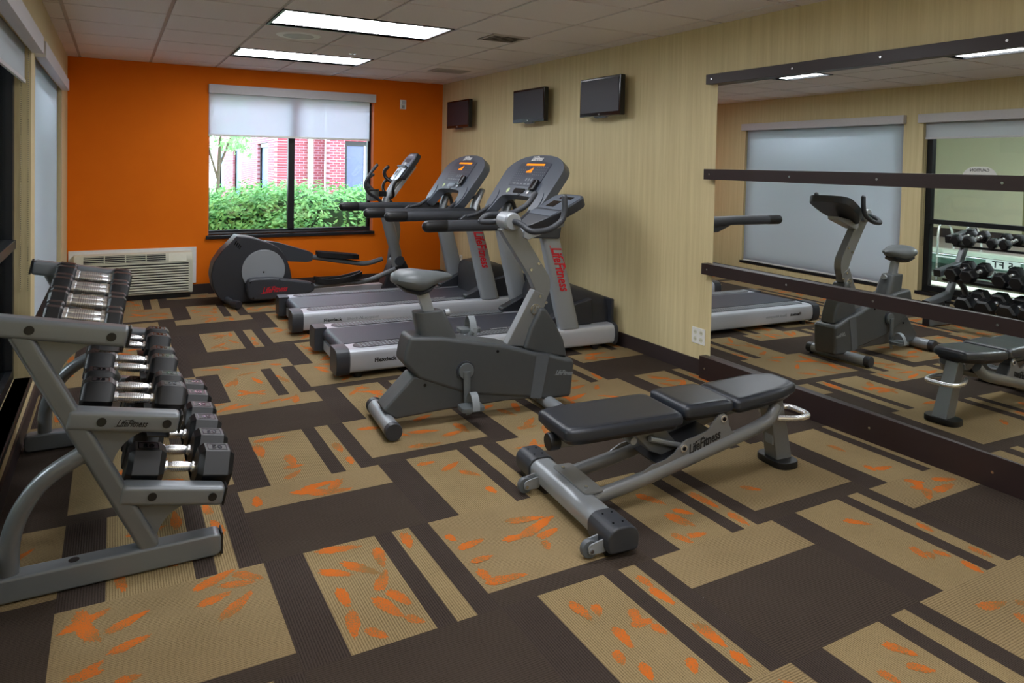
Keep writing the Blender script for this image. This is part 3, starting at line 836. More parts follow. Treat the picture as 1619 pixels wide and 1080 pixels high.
# ------------------------------------------------------------------ treadmills
def treadmill(loc, rot, label):
    t = thing('treadmill', label, 'treadmill', loc, rot, 'treadmills facing the right wall')
    L = 2.14
    # side covers, lofted silver extrusions
    for s in (-1, 1):
        sec = [(.246, .188), (.395, .190), (.425, .178), (.437, .150), (.440, .10), (.430, .055), (.412, .038), (.246, .038)]
        b = BM(); loft(b, [[(u, s * v, z) for v, z in sec] for u in (.05, .7, 1.4, L - .02)])
        cov = obj('side_cover', b, M['silver_light'], t, bevel=.004)
        if s < 0:
            lettering('model_text', 'Flexdeck', M['print_black'], cov, (.215, -.4405, .102), (1, 0, 0), (0, 0, 1), .036, 0, .0004, 1.15, .0012)
            lettering('model_text', 'Shock Absorption', M['print_grey'], cov, (.405, -.4405, .102), (1, 0, 0), (0, 0, 1), .034, .1, .0004, 1.1)
        sec2 = [(.252, .196), (.39, .198), (.432, .183), (.446, .15), (.449, .10), (.440, .05), (.42, .028), (.252, .028)]
        b = BM(); loft(b, [[(u, s * v, z) for v, z in sec2] for u in (-.035, .055)]); obj('rear_end_cap', b, M['dark_plastic'], t, bevel=.005)
        b = BM(); loft(b, [[(u, s * (v + .004), z + .004) for v, z in sec2[:-2]] + [(u, s * .30, .03)] for u in (L - .025, L + .01)]) if False else None
        b = BM(); loft(b, [[(u, s * v, z) for v, z in sec2] for u in (L - .02, L + .008)]); obj('front_end_cap', b, M['dark_plastic'], t, bevel=.006)
        # textured foot strip
        b = BM()
        pts = []
        u0, u1, va, vb = .10, 1.52, .262, .386
        r = (vb - va) / 2; vm = (va + vb) / 2
        pts = [(u0 + r + r * math.cos(a), s * (vm + r * math.sin(a))) for a in [PI / 2 + PI * k / 8 for k in range(9)]] + \
              [(u1 - r + r * math.cos(a), s * (vm + r * math.sin(a))) for a in [-PI / 2 + PI * k / 8 for k in range(9)]]
        prism(b, pts, .1905, .1935, 'xy')
        n = 50
        for k in range(n):
            uu = u0 + .045 + (u1 - u0 - .09) * k / (n - 1)
            for q in range(3):
                vv = s * (vm + (q - 1) * .036)
                du = .008
                vs = [b.verts.new((uu + du * a_, vv + .009 * c_, .1936)) for a_, c_ in ((-1, -1), (1, -1), (1, 1), (-1, 1))]
                tp = b.verts.new((uu, vv, .1975))
                for w_ in range(4): b.faces.new((vs[w_], vs[(w_ + 1) % 4], tp)).material_index = 1
        obj('foot_strip', b, None, t, smooth=False, mats=[M['dark_plastic'], M['print_grey']])
        # foot / underframe
        b = BM(); box(b, .10, L - .1, s * .36 - .03, s * .36 + .03, .045, .12); obj('frame_rail', b, M['hood'], t)
        b = BM(); disc(b, (L - .18, s * .40, .035), (0, 1, 0), .033, .03, 18); obj('transport_wheel', b, M['rubber'], t, bevel=.003)
        b = BM(); disc(b, (.12, s * .38, .022), (0, 0, 1), .025, .044, 16); obj('levelling_foot', b, M['rubber'], t)
        # upright post
        prof = [(1.637, .185), (1.812, .185), (1.60, .93), (1.455, .93)]
        b = BM(); va, vb = (s * .345, s * .425)
        sections = []
        for tt in (0, .25, .5, .75, 1):
            ua = 1.637 + (1.450 - 1.637) * tt; ub = 1.812 + (1.600 - 1.812) * tt - .0; z = .185 + (.96 - .185) * tt
            ring = []
            for k in range(16):
                a = 2 * PI * k / 16
                ca, sa = math.cos(a), math.sin(a)
                px = abs(ca) ** .6 * (1 if ca > 0 else -1); py = abs(sa) ** .6 * (1 if sa > 0 else -1)
                ring.append(((ua + ub) / 2 + (ub - ua) / 2 * px, s * .388 + .042 * py, z))
            sections.append(ring)
        loft(b, sections); up = obj('upright', b, M['silver'], t)
        d = Vector((1.60 - 1.455, 0, 0))
        if s < 0:
            dn = Vector((1.725 - 1.527, 0, .185 - .93)).normalized()
            per = Vector((-dn.z, 0, dn.x))
            logo(up, M['print_red'], (1.552 - .012, -.4325, .805), dn, (.97, 0, .27), .40)
        # base shroud wedge reaching back along the deck
        b = BM()
        prism(b, [(1.50, .192), (1.50, .225), (1.54, .24), (1.80, .36), (1.95, .39), (1.95, .192)], s * .285, s * .375, 'xz')
        obj('upright_shroud', b, M['hood'], t, bevel=.012, segs=3)
        # handrail
        b = BM()
        pts = [(.595, s * .442, .985), (1.15, s * .448, .983), (1.30, s * .45, .975), (1.52, s * .42, .965)]
        tube(b, pts, [.040, .040, .044, .055], 18, .8, round_end=True); rail = obj('handrail', b, M['grip'], t)
        b = BM(); tube(b, [(.57, s * .442, .985), (.70, s * .4425, .985)], .0415, 18, .8, round_end=True); obj('rail_end_cap', b, M['rubber'], rail)
        b = BM(); prism(b, [(1.14, .955), (1.16, .94), (1.30, .885), (1.60, .87), (1.62, .99), (1.20, 1.0)], s * .385, s * .455, 'xz')
        obj('rail_bracket', b, M['dark_plastic'], t, bevel=.012, segs=3)
        # ergo grip bar
        pts = fillet([(1.21, s * .40, .98), (1.30, s * .38, 1.0), (1.45, s * .34, 1.10), (1.60, s * .33, 1.125), (1.635, s * .33, .96)], .07, 5)
        b = BM(); tube(b, pts, .017, 12); obj('grip_bar', b, M['grip'], t)
    # motor hood
    sec = []
    for (u, zt, hv) in ((1.66, .30, .20), (1.70, .47, .325), (1.80, .485, .33), (1.95, .455, .335), (2.13, .385, .335)):
        ring = []
        for k in range(11):
            a = PI * k / 10
            ca, sa = math.cos(a), math.sin(a)
            ring.append((u, hv * (abs(ca) ** .35) * (1 if ca > 0 else -1), .13 + (zt - .13) * (sa ** .35 if sa > 0 else 0)))
        sec.append(ring)
    b = BM(); loft(b, sec); obj('motor_hood', b, M['hood'], t, bevel=.006)
    b = BM(); box(b, 2.12, 2.15, -.38, .38, .10, .375); obj('hood_front_panel', b, M['hood'], t, bevel=.01)
    # belt
    b = BM()
    pr = [(.065 + .045 * math.cos(a), .146 + .045 * math.sin(a)) for a in [PI / 2 + PI * k / 10 for k in range(11)]]
    pr += [(1.75, .101), (1.75, .191)]
    prism(b, pr, -.240, .240, 'xz'); belt = obj('belt', b, M['belt'], t)
    lettering('belt_text', 'LIFEFITNESS.COM', M['print_white'], belt, (1.15, -.236, .1915), (1, 0, 0), (0, 1, 0), .022, .1, .0003, 1.2)
    b = BM(); box(b, .12, 1.7, -.245, .245, .09, .099); obj('deck', b, M['hood'], t)
    b = BM(); box(b, .03, .06, -.252, .252, .035, .10); obj('rear_cross_panel', b, M['silver_light'], t)
    # console: plate in a tilted plane, coords (v across, s up the slope)
    s0 = Vector((1.36, 0, 1.02)); sd = Vector((.33, 0, .475)).normalized(); nn = Vector((-sd.z, 0, sd.x))
    def con(v, s, d=0.0):
        p = s0 + sd * s + nn * d
        return (p.x, v, p.z)
    out = []
    half = [(.0, .578), (.14, .574), (.27, .556), (.38, .518), (.455, .462), (.474, .42), (.472, .34), (.462, .14), (.43, .03), (.38, -.005), (.325, .02), (.295, .10), (.27, .165), (.20, .182), (.0, .188)]
    poly = half + [(-v, s) for v, s in half[::-1] if v > 0]
    poly = [(p[0], p[1]) for p in fillet([Vector((v, s)) for v, s in poly], .04, 3, True)]
    b = BM()
    A_ = [b.verts.new(con(v, s, 0)) for v, s in poly]; B_ = [b.verts.new(con(v * .97, s * .985 + .004, -.075)) for v, s in poly]
    b.faces.new(A_); b.faces.new(B_[::-1])
    for i in range(len(poly)):
        b.faces.new((A_[i], B_[i], B_[(i + 1) % len(poly)], A_[(i + 1) % len(poly)]))
    shell = obj('console_shell', b, M['console_face'], t, bevel=.006, angle=50)
    def plate(name, pts, mat, d0, d1, par):
        b = BM()
        A_ = [b.verts.new(con(v, s, d1)) for v, s in pts]; B_ = [b.verts.new(con(v, s, d0)) for v, s in pts]
        b.faces.new(A_); b.faces.new(B_[::-1])
        for i in range(len(pts)): b.faces.new((A_[i], B_[i], B_[(i + 1) % len(pts)], A_[(i + 1) % len(pts)]))
        return obj(name, b, mat, par)
    pan = plate('display_panel', [(-.25, .275), (.25, .275), (.25, .49), (.12, .51), (-.12, .51), (-.25, .49)], M['console_overlay'], .0005, .004, t)
    plate('message_window', [(-.15, .47), (.15, .47), (.15, .488), (-.15, .488)], M['led'], .0042, .0052, pan)
    for k, hgt in enumerate((.015, .022, .03, .038, .05)):
        v0_ = .08 - k * .018
        plate('display_bar', [(v0_, .40), (v0_ - .014, .40), (v0_ - .014, .40 + hgt), (v0_, .40 + hgt)], M['led'], .0042, .0052, pan)
    b = BM(); b.from_mesh(pan.data); pan.data.materials.append(M['print_grey'])
    random.seed(3)
    for (va, vb, sa, sb, nv, ns) in ((.23, .12, .30, .43, 4, 7), (-.06, -.22, .38, .455, 6, 4), (-.15, .15, .462, .462, 8, 1)):
        for i in range(nv):
            for j in range(ns):
                v = va + (vb - va) * i / max(1, nv - 1); s_ = sa + (sb - sa) * j / max(1, ns - 1)
                w_, h_ = random.uniform(.004, .008), .0028
                vs = [b.verts.new(con(v + a_ * w_, s_ + c_ * h_, .0048)) for a_, c_ in ((-1, -1), (1, -1), (1, 1), (-1, 1))]
                b.faces.new(vs).material_index = 1
    for k in range(3):
        cx = -.0 - .045 * k
        vs = [b.verts.new(con(cx + .014 * math.cos(2 * PI * q / 12), .335 + .016 * math.sin(2 * PI * q / 12), .0048)) for q in range(12)]
        b.faces.new(vs).material_index = 1
    for k in range(6):
        cx = .16 - .06 * k
        vs = [b.verts.new(con(cx + a_ * .02, .293 + c_ * .006, .0048)) for a_, c_ in ((-1, -1), (1, -1), (1, 1), (-1, 1))]
        b.faces.new(vs).material_index = 1
    b.to_mesh(pan.data); b.free()
    logo(shell, M['print_white'], con(.10, .525 + .02, .001) if False else con(.115, .518, .0052), (0, -1, 0), sd, .21)
    # lower tray, safety clip, speakers
    plate('storage_recess', [(p[0], p[1]) for p in fillet([Vector((.10, .205)), Vector((-.08, .205)), Vector((-.08, .25)), Vector((.10, .25))], .016, 4, True)], M['black_gloss'], .0005, .003, t)
    b = BM(); p = Vector(con(-.215, .275, .02)); 
    box(b, -.016, .016, -.035, .035, -.05, .05)
    o = obj('clip_holder', b, M['black_gloss'], t, bevel=.012, segs=3); o.location = p; o.rotation_euler = (0, math.atan2(sd.x, sd.z), 0)
    b = BM(); pts = [con(-.19, .24, .03), con(-.13, .20, .035), con(-.08, .15, .03), con(-.05, .20, .02)]
    tube(b, fillet([Vector(p) for p in pts], .03, 5), .0022, 6); obj('safety_cord', b, M['rubber'], t)
    plate('round_sticker', [(.20 + .022 * math.cos(2 * PI * q / 16), .225 + .022 * math.sin(2 * PI * q / 16)) for q in range(16)], M['brass_green'], .0005, .002, t)
    b = BM(); disc(b, con(-.16, .215, .004), nn, .014, .012, 14); obj('stop_button', b, M['chrome'], t)
    for s in (-1, 1):
        plate('speaker_pad', [(s * .375 + .062 * math.cos(2 * PI * q / 24), .125 + .10 * math.sin(2 * PI * q / 24)) for q in range(24)], M['console_face'], .0005, .006, t)
    # mast behind the console
    for s in (-1, 1):
        b = BM(); tube(b, [(1.53, s * .388, .93), (1.57, s * .385, 1.06), (1.64, s * .37, 1.18)], [.062, .06, .04], 14, .6); obj('console_arm', b, M['silver'], t)
    return t
treadmill((1.70, 4.965, 0), -.042, 'nearer silver and black treadmill, behind the upright bike')
treadmill((1.70, 6.265, 0), -.045, 'farther silver and black treadmill, beside the elliptical trainer')

# ------------------------------------------------------------------ upright exercise bike
def bike(loc, rot):
    t = thing('upright_bike', 'grey upright exercise bike in the middle of the floor', 'exercise bike', loc, rot)
    body = [(.115, .492), (.30, .475), (.52, .432), (.67, .402), (.86, .342), (.95, .325), (1.05, .292), (1.10, .285),
            (1.112, .262), (1.094, .06), (.936, .064), (.80, .088), (.68, .108), (.45, .145), (.30, .206), (.167, .262), (.083, .352), (.095, .42)]
    sh = [(-.02, .112), (.143, .277), (.30, .24), (.47, .16), (.70, .125), (.86, .10), (.86, .075), (.68, .082), (.305, .074), (.05, .058)]
    b = BM(); prism(b, body, -.092, .092); obj('body', b, M['bike_grey'], t, bevel=.022, segs=3)
    b = BM(); prism(b, sh, -.082, .082); obj('lower_shroud', b, M['bike_grey'], t, bevel=.02, segs=3)
    for s in (-1, 1):
        b = BM(); prism(b, [(.827, .088), (.862, .335), (.945, .326), (.895, .075)], s * .0925, s * .0945); obj('facet_panel', b, M['bike_grey_light'], t)
    lg = logo(t, M['print_grey'], (.985, -.0935, .205), (1, 0, -.12), (0, 0, 1), .13)
    b = BM(); prism(b, [(.80, .36), (.84, .48), (.90, .59), (.935, .585), (1.0, .493), (1.055, .395), (1.082, .285), (.95, .31)], -.06, .06)
    obj('front_shroud', b, M['bike_grey'], t, bevel=.018, segs=3)
    # stabilisers
    for nm, u, v0_, v1_, r_ in (('rear_stabilizer', -.0, -.235, .225, .045), ('front_stabilizer', .95, -.28, .24, .04)):
        b = BM(); tube(b, [(u, v0_ + .03, r_ + .004), (u, v1_ - .03, r_ + .004)], r_ - .003, 20); st = obj(nm, b, M['silver'], t)
        for a, c in ((v0_, v0_ + .045), (v1_ - .045, v1_)):
            b = BM(); tube(b, [(u, a, r_ + .004), (u, c, r_ + .004)], r_, 20); obj('end_cap', b, M['dark_plastic'], st, bevel=.006)
        for a in (v0_ + .03, v1_ - .03):
            b = BM(); tube(b, [(u, a, 0), (u, a, .012)], .016, 12); obj('foot', b, M['rubber'], st)
    b = BM(); box(b, .90, 1.0, -.03, .03, .05, .10); obj('front_bracket', b, M['hood'], t)
    # seat column
    b = BM()
    def ring(z, ua, ub, hv):
        return [((ua + ub) / 2 + (ub - ua) / 2 * (abs(math.cos(a)) ** .5) * (1 if math.cos(a) > 0 else -1), hv * (abs(math.sin(a)) ** .5) * (1 if math.sin(a) > 0 else -1), z) for a in [2 * PI * k / 20 for k in range(20)]]
    loft(b, [ring(.44, .19, .405, .068), ring(.53, .17, .365, .062), ring(.61, .155, .318, .055)])
    obj('seat_column', b, M['bike_grey'], t, bevel=.006)
    b = BM(); prism(b, [(.213, .60), (.275, .60), (.232, .73), (.165, .73)], -.022, .022); obj('seat_post', b, M['silver'], t, bevel=.005)
    b = BM(); tube(b, [(.31, 0, .585), (.335, 0, .588)], .007, 10); disc(b, (.35, 0, .59), (1, 0, .1), .02, .028, 16); obj('adjustment_knob', b, M['silver'], t, bevel=.003)
    # saddle
    b = BM(); secs = []
    for (u, hv, zt, zb) in ((.035, .03, .800, .775), (.05, .085, .822, .765), (.09, .118, .845, .735), (.15, .122, .848, .712), (.20, .105, .840, .712), (.25, .065, .828, .735), (.30, .038, .822, .760), (.35, .028, .812, .775), (.372, .012, .800, .785)):
        rg = []
        for k in range(18):
            a = 2 * PI * k / 18
            ca, sa = math.cos(a), math.sin(a)
            zz = (zt if sa >= 0 else (zt * .55 + zb * .45)) 
            rg.append((u, hv * ca, (zt + zb) / 2 + (zt - zb) / 2 * sa + .008 * abs(ca) ** 3 * 0 - (0.006 * (1 - abs(ca)) if sa > 0.5 and hv > .1 else 0)))
        secs.append(rg)
    loft(b, secs); sad = obj('saddle', b, M['saddle'], t)
    b = BM(); secs = []
    for (u, hv, zt, zb) in ((.05, .07, .775, .765), (.10, .10, .758, .722), (.17, .10, .745, .700), (.23, .075, .748, .712), (.27, .04, .76, .74)):
        secs.append([(u, hv * math.cos(2 * PI * k / 16), (zt + zb) / 2 + (zt - zb) / 2 * math.sin(2 * PI * k / 16)) for k in range(16)])
    loft(b, secs); obj('saddle_base', b, M['rubber'], sad)
    # strut
    b = BM(); prism(b, [(.700, .385), (.822, .366), (.942, .60), (.935, .66), (.871, .693)], -.034, .034); lo = obj('lower_strut', b, M['silver_dark'], t, bevel=.006)
    b = BM(); prism(b, fillet([Vector(p) for p in [(.871, .70), (.940, .602), (.978, .690), (.972, .76), (.762, 1.075), (.652, 1.045), (.836, .775)]], [0, 0, .03, .03, 0, 0, .02], 4, True), -.030, .030)
    obj('upper_strut', b, M['silver_dark'], t, bevel=.006)
    for (u, z) in ((.845, .812), (.893, .845), (.905, .655), (.945, .615)):
        b = BM(); disc(b, (u, -.033, z), (0, 1, 0), .009, .012, 12); obj('bolt', b, M['bolt'], t)
    b = BM(); disc(b, (.877, -.036, .58), (0, 1, 0), .034, .008, 28); em = obj('round_badge', b, M['bolt'], t, bevel=.003)
    lettering('badge_text', 'LF', M['silver_dark'], em, (.853, -.0405, .562), (1, 0, 0), (0, 0, 1), .05, .3, .0015, .8, .002)
    # crank joint at the handlebar
    b = BM(); tube(b, [(.712, -.072, 1.092), (.712, -.062, 1.092), (.712, .062, 1.092), (.712, .072, 1.092)], [.044, .052, .052, .044], 24); obj('handlebar_clamp', b, M['silver'], t)
    for s in (-1, 1):
        pts = fillet([(.715, s * .05, 1.095), (.735, s * .13, 1.085), (.755, s * .200, 1.045), (.87, s * .205, 1.052), (.958, s * .195, 1.105), (.975, s * .19, 1.16), (.972, s * .185, 1.235)] if s < 0 else [(.715, .05, 1.095), (.70, .13, 1.075), (.61, .205, 1.07), (.66, .205, 1.115), (.82, .205, 1.115), (.93, .205, 1.17), (.975, .20, 1.24)], .05, 6)
        b = BM(); tube(b, pts, .017, 14, round_end=True); obj('handlebar', b, M['grip'], t)
    # console
    s0 = Vector((.80, 0, 1.045)); sd = Vector((.31, 0, .168)).normalized(); nn = Vector((-sd.z, 0, sd.x))
    def con(v, s, d=0.0):
        p = s0 + sd * s + nn * d
        return (p.x, v, p.z)
    half = [(0, .385), (.13, .38), (.175, .35), (.178, .28), (.165, .17), (.13, .10), (.08, .02), (0, .0)]
    poly = half + [(-v, s) for v, s in half[::-1] if v > 0]
    poly = [(p[0], p[1]) for p in fillet([Vector(p) for p in poly], .03, 3, True)]
    b = BM()
    A_ = [b.verts.new(con(v, s, .02)) for v, s in poly]; B_ = [b.verts.new(con(v * .93, s * .97 + .005, -.035)) for v, s in poly]
    b.faces.new(A_); b.faces.new(B_[::-1])
    for i in range(len(poly)): b.faces.new((A_[i], B_[i], B_[(i + 1) % len(poly)], A_[(i + 1) % len(poly)]))
    cs = obj('console', b, M['dark_plastic'], t, bevel=.008, angle=45)
    def plate(name, pts, mat, d0, d1, par):
        b = BM()
        A_ = [b.verts.new(con(v, s, d1)) for v, s in pts]; B_ = [b.verts.new(con(v, s, d0)) for v, s in pts]
        b.faces.new(A_); b.faces.new(B_[::-1])
        for i in range(len(pts)): b.faces.new((A_[i], B_[i], B_[(i + 1) % len(pts)], A_[(i + 1) % len(pts)]))
        return obj(name, b, mat, par, smooth=False)
    fp = plate('face_panel', [(-.15, .20), (.15, .20), (.16, .34), (.12, .365), (-.12, .365), (-.16, .34)], M['console_face'], .0205, .023, cs)
    plate('face_panel', [(-.145, .13), (.145, .13), (.155, .185), (-.155, .185)], M['console_face'], .0205, .023, cs)
    plate('display', [(-.09, .315), (.06, .315), (.06, .342), (-.09, .342)], M['black_gloss'], .0232, .0245, cs)
    plate('display', [(-.02, .225), (.08, .225), (.08, .29), (-.02, .29)], M['black_gloss'], .0232, .0245, cs)
    b = BM(); prism(b, [(.79, 1.0), (.82, .985), (1.05, 1.06), (1.05, 1.085), (.80, 1.045)], -.045, .045); obj('console_bracket', b, M['silver'], t, bevel=.004)
    # cranks and pedals
    for s, du, dz in ((-1, .012, -.175), (1, .13, .155)):
        cx, cz = .430, .285
        y = s * .108
        b = BM(); disc(b, (cx, s * .097, cz), (0, 1, 0), .052, .014, 28); hub = obj('crank_hub', b, M['dark_plastic'], t)
        b = BM(); disc(b, (cx, y, cz), (0, 1, 0), .043, .016, 28); obj('crank_cover', b, M['saddle'], hub, bevel=.003)
        e = Vector((cx + du - .01, s * .122, cz + dz))
        b = BM(); tube(b, [(cx, s * .120, cz), e], [.021, .017], 12, .55, up=(1, 0, 0)); obj('crank_arm', b, M['saddle'], t)
        px = e.x; pz = e.z; py = s * .185
        b = BM(); prism(b, fillet([Vector(p) for p in [(px - .065, py - .05), (px + .065, py - .05), (px + .065, py + .05), (px - .065, py + .05)]], .025, 4, True), pz - .012, pz + .012, 'xy')
        pd = obj('pedal', b, M['saddle'], t, bevel=.004)
        b = BM()
        n = 14; outer = []; inner = []
        for k in range(n + 1):
            a = PI * k / n
            outer.append((py + .056 * math.cos(a), pz - .005 + .085 * math.sin(a)))
        ring_pts = [Vector((px + .01, p[0], p[1])) for p in outer]
        for k in range(n):
            p, q = ring_pts[k], ring_pts[k + 1]
            box_w = .02
            vs = [b.verts.new(p + Vector((-box_w, 0, 0))), b.verts.new(p + Vector((box_w, 0, 0))), b.verts.new(q + Vector((box_w, 0, 0))), b.verts.new(q + Vector((-box_w, 0, 0)))]
            b.faces.new(vs)
        bmesh.ops.remove_doubles(b, verts=b.verts, dist=1e-5)
        bmesh.ops.recalc_face_normals(b, faces=b.faces)
        bmesh.ops.solidify(b, geom=b.faces[:], thickness=.003)
        obj('foot_strap', b, M['print_grey'], pd)
        b = BM(); prism(b, [(px - .01, pz - .06), (px + .025, pz - .055), (px + .035, pz + .02), (px + .01, pz + .02)], py - s * .055 - .002, py - s * .055 + .002); obj('strap_tail', b, M['print_grey'], pd)
    for (u, z) in ((.62, .372), (.205, .225)):
        b = BM(); disc(b, (u, -.0925 if z > .3 else -.083, z), (0, 1, 0), .008, .006, 12); obj('screw_hole', b, M['black_gloss'], t)
    return t
bike((1.66, 3.65, 0), -.09)

# ------------------------------------------------------------------ adjustable weight bench
def bench(loc, rot):
    t = thing('weight_bench', 'adjustable weight bench with black padded sections and grey steel frame', 'bench', loc, rot)
    vc = -.03
    def pad(name, u0, u1, z0, z1, w0, w1, th, tap=0.0, tap_end=0):
        b = BM()
        n = 8; pts = []
        # plan outline with one rounded, narrowing end
        def outline(inset):
            P = []
            if tap_end < 0:
                P = [(u1 - inset, vc - w1 + inset), (u1 - inset, vc + w1 - inset), (u0 + .10, vc + w1 - inset), (u0 + inset, vc + w0 - inset), (u0 + inset - .0, vc - w0 + inset), (u0 + .10, vc - w1 + inset)]
            elif tap_end > 0:
                P = [(u0 + inset, vc + w0 - inset), (u0 + inset, vc - w0 + inset), (u1 - .12, vc - (w0 * .92) + inset), (u1 - inset, vc - w1 + inset), (u1 - inset, vc + w1 - inset), (u1 - .12, vc + w0 * .92 - inset)]
            else:
                P = [(u0 + inset, vc - w0 + inset), (u1 - inset, vc - w0 + inset), (u1 - inset, vc + w0 - inset), (u0 + inset, vc + w0 - inset)]
            return fillet([Vector(p) for p in P], .03, 4, True)
        def zt(u): return z0 + (z1 - z0) * (u - u0) / (u1 - u0)
        o0, o1, o2 = outline(.0), outline(.006), outline(.022)
        rings = []
        o15, o3 = outline(.012), outline(.036)
        for o_, dz in ((o1, -th), (o0, -th + .008), (o0, -.020), (outline(.003), -.011), (o15, -.003), (o2, 0.0), (o3, 0.0004)):
            rings.append([(p.x, p.y, zt(p.x) + dz) for p in o_])
        loft(b, rings)
        p_ = obj(name, b, M['vinyl'], t)
        b = BM()
        rr = [Vector((p.x, p.y, zt(p.x) - .0035)) for p in outline(.0145)]
        tube(b, rr + [rr[0]], .0022, 6, cap=False); obj('seam', b, M['rubber'], p_)
        b = BM()
        rings = [[(p.x, p.y, zt(p.x) - th - .018) for p in outline(.02)], [(p.x, p.y, zt(p.x) - th) for p in outline(.012)]]
        loft(b, rings); obj('pad_board', b, M['rubber'], p_)
    pad('back_pad', -.085, .475, .378, .382, .135, .152, .052, tap_end=-1)
    pad('middle_pad', .485, .755, .402, .402, .138, .138, .052)
    pad('seat_pad', .765, 1.165, .396, .425, .138, .088, .05, tap_end=1)
    # T base with rubber end caps
    b = BM(); prism(b, fillet([Vector(p) for p in [(-.055, .03), (.06, .03), (.062, .085), (.035, .108), (-.03, .108), (-.058, .085)]], .015, 3, True), -.33, .24)
    obj('rear_crossbar', b, M['silver'], t, bevel=.002)
    for a, c in ((-.455, -.30), (.21, .355)):
        b = BM(); prism(b, fillet([Vector(p) for p in [(-.062, .022), (.067, .022), (.069, .088), (.04, .115), (-.035, .115), (-.066, .088)]], .022, 4, True), a, c)
        cap = obj('end_cap', b, M['dark_plastic'], t, bevel=.008, segs=3)
        for uu in (-.02, .02):
            for vv in (a + .04, c - .04):
                b = BM(); disc(b, (uu, vv, .1155), (0, 0, 1), .004, .002, 8); obj('screw', b, M['black_gloss'], cap)
        b = BM(); box(b, -.05, .05, (a + c) / 2 - .04, (a + c) / 2 + .04, 0, .03); obj('rubber_foot', b, M['rubber'], cap)
    for v in (-.40, .15):
        b = BM(); disc(b, (-.112, v, .034), (0, 1, 0), .033, .026, 20); wh = obj('transport_wheel', b, M['bike_grey_light'], t, bevel=.005)
        b = BM(); prism(b, fillet([Vector(p) for p in [(-.125, .02), (-.05, .02), (-.05, .07), (-.125, .055)]], .015, 3, True), v - .022, v - .016)
        prism(b, fillet([Vector(p) for p in [(-.125, .02), (-.05, .02), (-.05, .07), (-.125, .055)]], .015, 3, True), v + .016, v + .022); obj('wheel_bracket', b, M['silver'], t)
        b = BM(); disc(b, (-.112, v, .034), (0, 1, 0), .007, .055, 10); obj('axle', b, M['bolt'], wh)
    b = BM(); prism(b, fillet([Vector(p) for p in [(.0, vc - .145), (.09, vc - .145), (.09, vc + .145), (.0, vc + .145)]], .02, 4, True), .108, .116, 'xy'); pl = obj('mounting_plate', b, M['silver_dark'], t, bevel=.002)
    for v in (-.10, .10):
        b = BM(); disc(b, (.03, vc + v, .119), (0, 0, 1), .008, .008, 8); obj('bolt', b, M['bolt'], pl)
    # twin side rails with plates
    for s in (-1, 1):
        v = vc + s * .118
        b = BM(); tube(b, fillet([(.05, v, .078), (.30, v, .118), (.88, v, .248), (.985, v - s * .01, .275), (1.035, v - s * .03, .325)], .09, 6), .030, 16, .85)
        obj('side_rail', b, M['silver_dark'], t)
        poly = [(.20, .085), (.25, .115), (.285, .15), (.33, .172), (.40, .185), (.44, .205), (.475, .242), (.505, .255), (.55, .262), (.615, .278), (.648, .315), (.672, .342), (.70, .345), (.722, .33), (.728, .295), (.745, .262), (.80, .228), (.40, .135)]
        b = BM(); prism(b, poly, v + s * .006 - .004, v + s * .006 + .004); sp = obj('side_plate', b, M['silver_dark'], t, bevel=.0015)
        for (u, z) in ((.487, .222), (.697, .322)):
            b = BM(); disc(b, (u, v + s * .010, z), (0, 1, 0), .017, .012, 18); pv = obj('pivot_bolt', b, M['chrome'], sp, bevel=.002)
            b = BM(); disc(b, (u, v + s * .0165, z), (0, 1, 0), .009, .004, 12); obj('hex_recess', b, M['black_gloss'], pv)
        if s < 0: logo(sp, M['print_black'], (.515, v + s * .0112, .190), (1, 0, .30), (-.3, 0, 1), .205)
    # under-pad steelwork
    b = BM(); box(b, -.06, .50, vc - .028, vc + .028, .262, .308); obj('back_support_tube', b, M['silver_dark'], t, bevel=.004)
    b = BM(); disc(b, (-.075, vc, .285), (1, 0, 0), .036, .05, 22); obj('tube_cap', b, M['rubber'], t, bevel=.006)
    b = BM(); box(b, .46, 1.12, vc - .026, vc + .026, .295, .345); obj('seat_support_tube', b, M['silver_dark'], t, bevel=.004)
    b = BM(); prism(b, [(.30, .27), (.46, .27), (.56, .16), (.50, .14), (.38, .19)], vc - .04, vc + .04); obj('ladder_bracket', b, M['silver_dark'], t, bevel=.004)
    b = BM(); tube(b, [(.27, vc - .075, .262), (.27, vc + .075, .262)], .016, 14); obj('adjustment_pin', b, M['silver'], t)
    b = BM(); tube(b, [(.36, vc - .06, .255), (.58, vc - .06, .185)], .012, 10); obj('link_bar', b, M['silver'], t)
    b = BM(); prism(b, [(.40, .135), (.74, .215), (.72, .235), (.38, .155)], vc - .09, vc + .09); obj('centre_plate', b, M['hood'], t)
    b = BM(); disc(b, (.84, vc - .03, .325), (0, 1, 0), .017, .012, 16); obj('pivot_bolt', b, M['chrome'], t, bevel=.002)
    b = BM(); prism(b, fillet([Vector(p) for p in [(.94, .345), (1.0, .30), (1.07, .30), (1.09, .365), (1.0, .372)]], .015, 3, True), vc - .045, vc + .045); obj('rear_bracket', b, M['silver'], t, bevel=.003)
    # front leg with rubber foot
    b = BM()
    loft(b, [[(1.165 + a * .048, vc + .02 + c * .042, .028) for a, c in ((-1, -1), (1, -1), (1, 1), (-1, 1))], [(1.085 + a * .042, vc + c * .036, .35) for a, c in ((-1, -1), (1, -1), (1, 1), (-1, 1))]])
    obj('front_leg', b, M['silver_dark'], t, bevel=.008)
    b = BM(); prism(b, fillet([Vector(p) for p in [(1.095, vc - .075), (1.225, vc - .075), (1.225, vc + .115), (1.095, vc + .115)]], .06, 8, True), 0, .034, 'xy'); obj('rubber_foot', b, M['rubber'], t, bevel=.006)
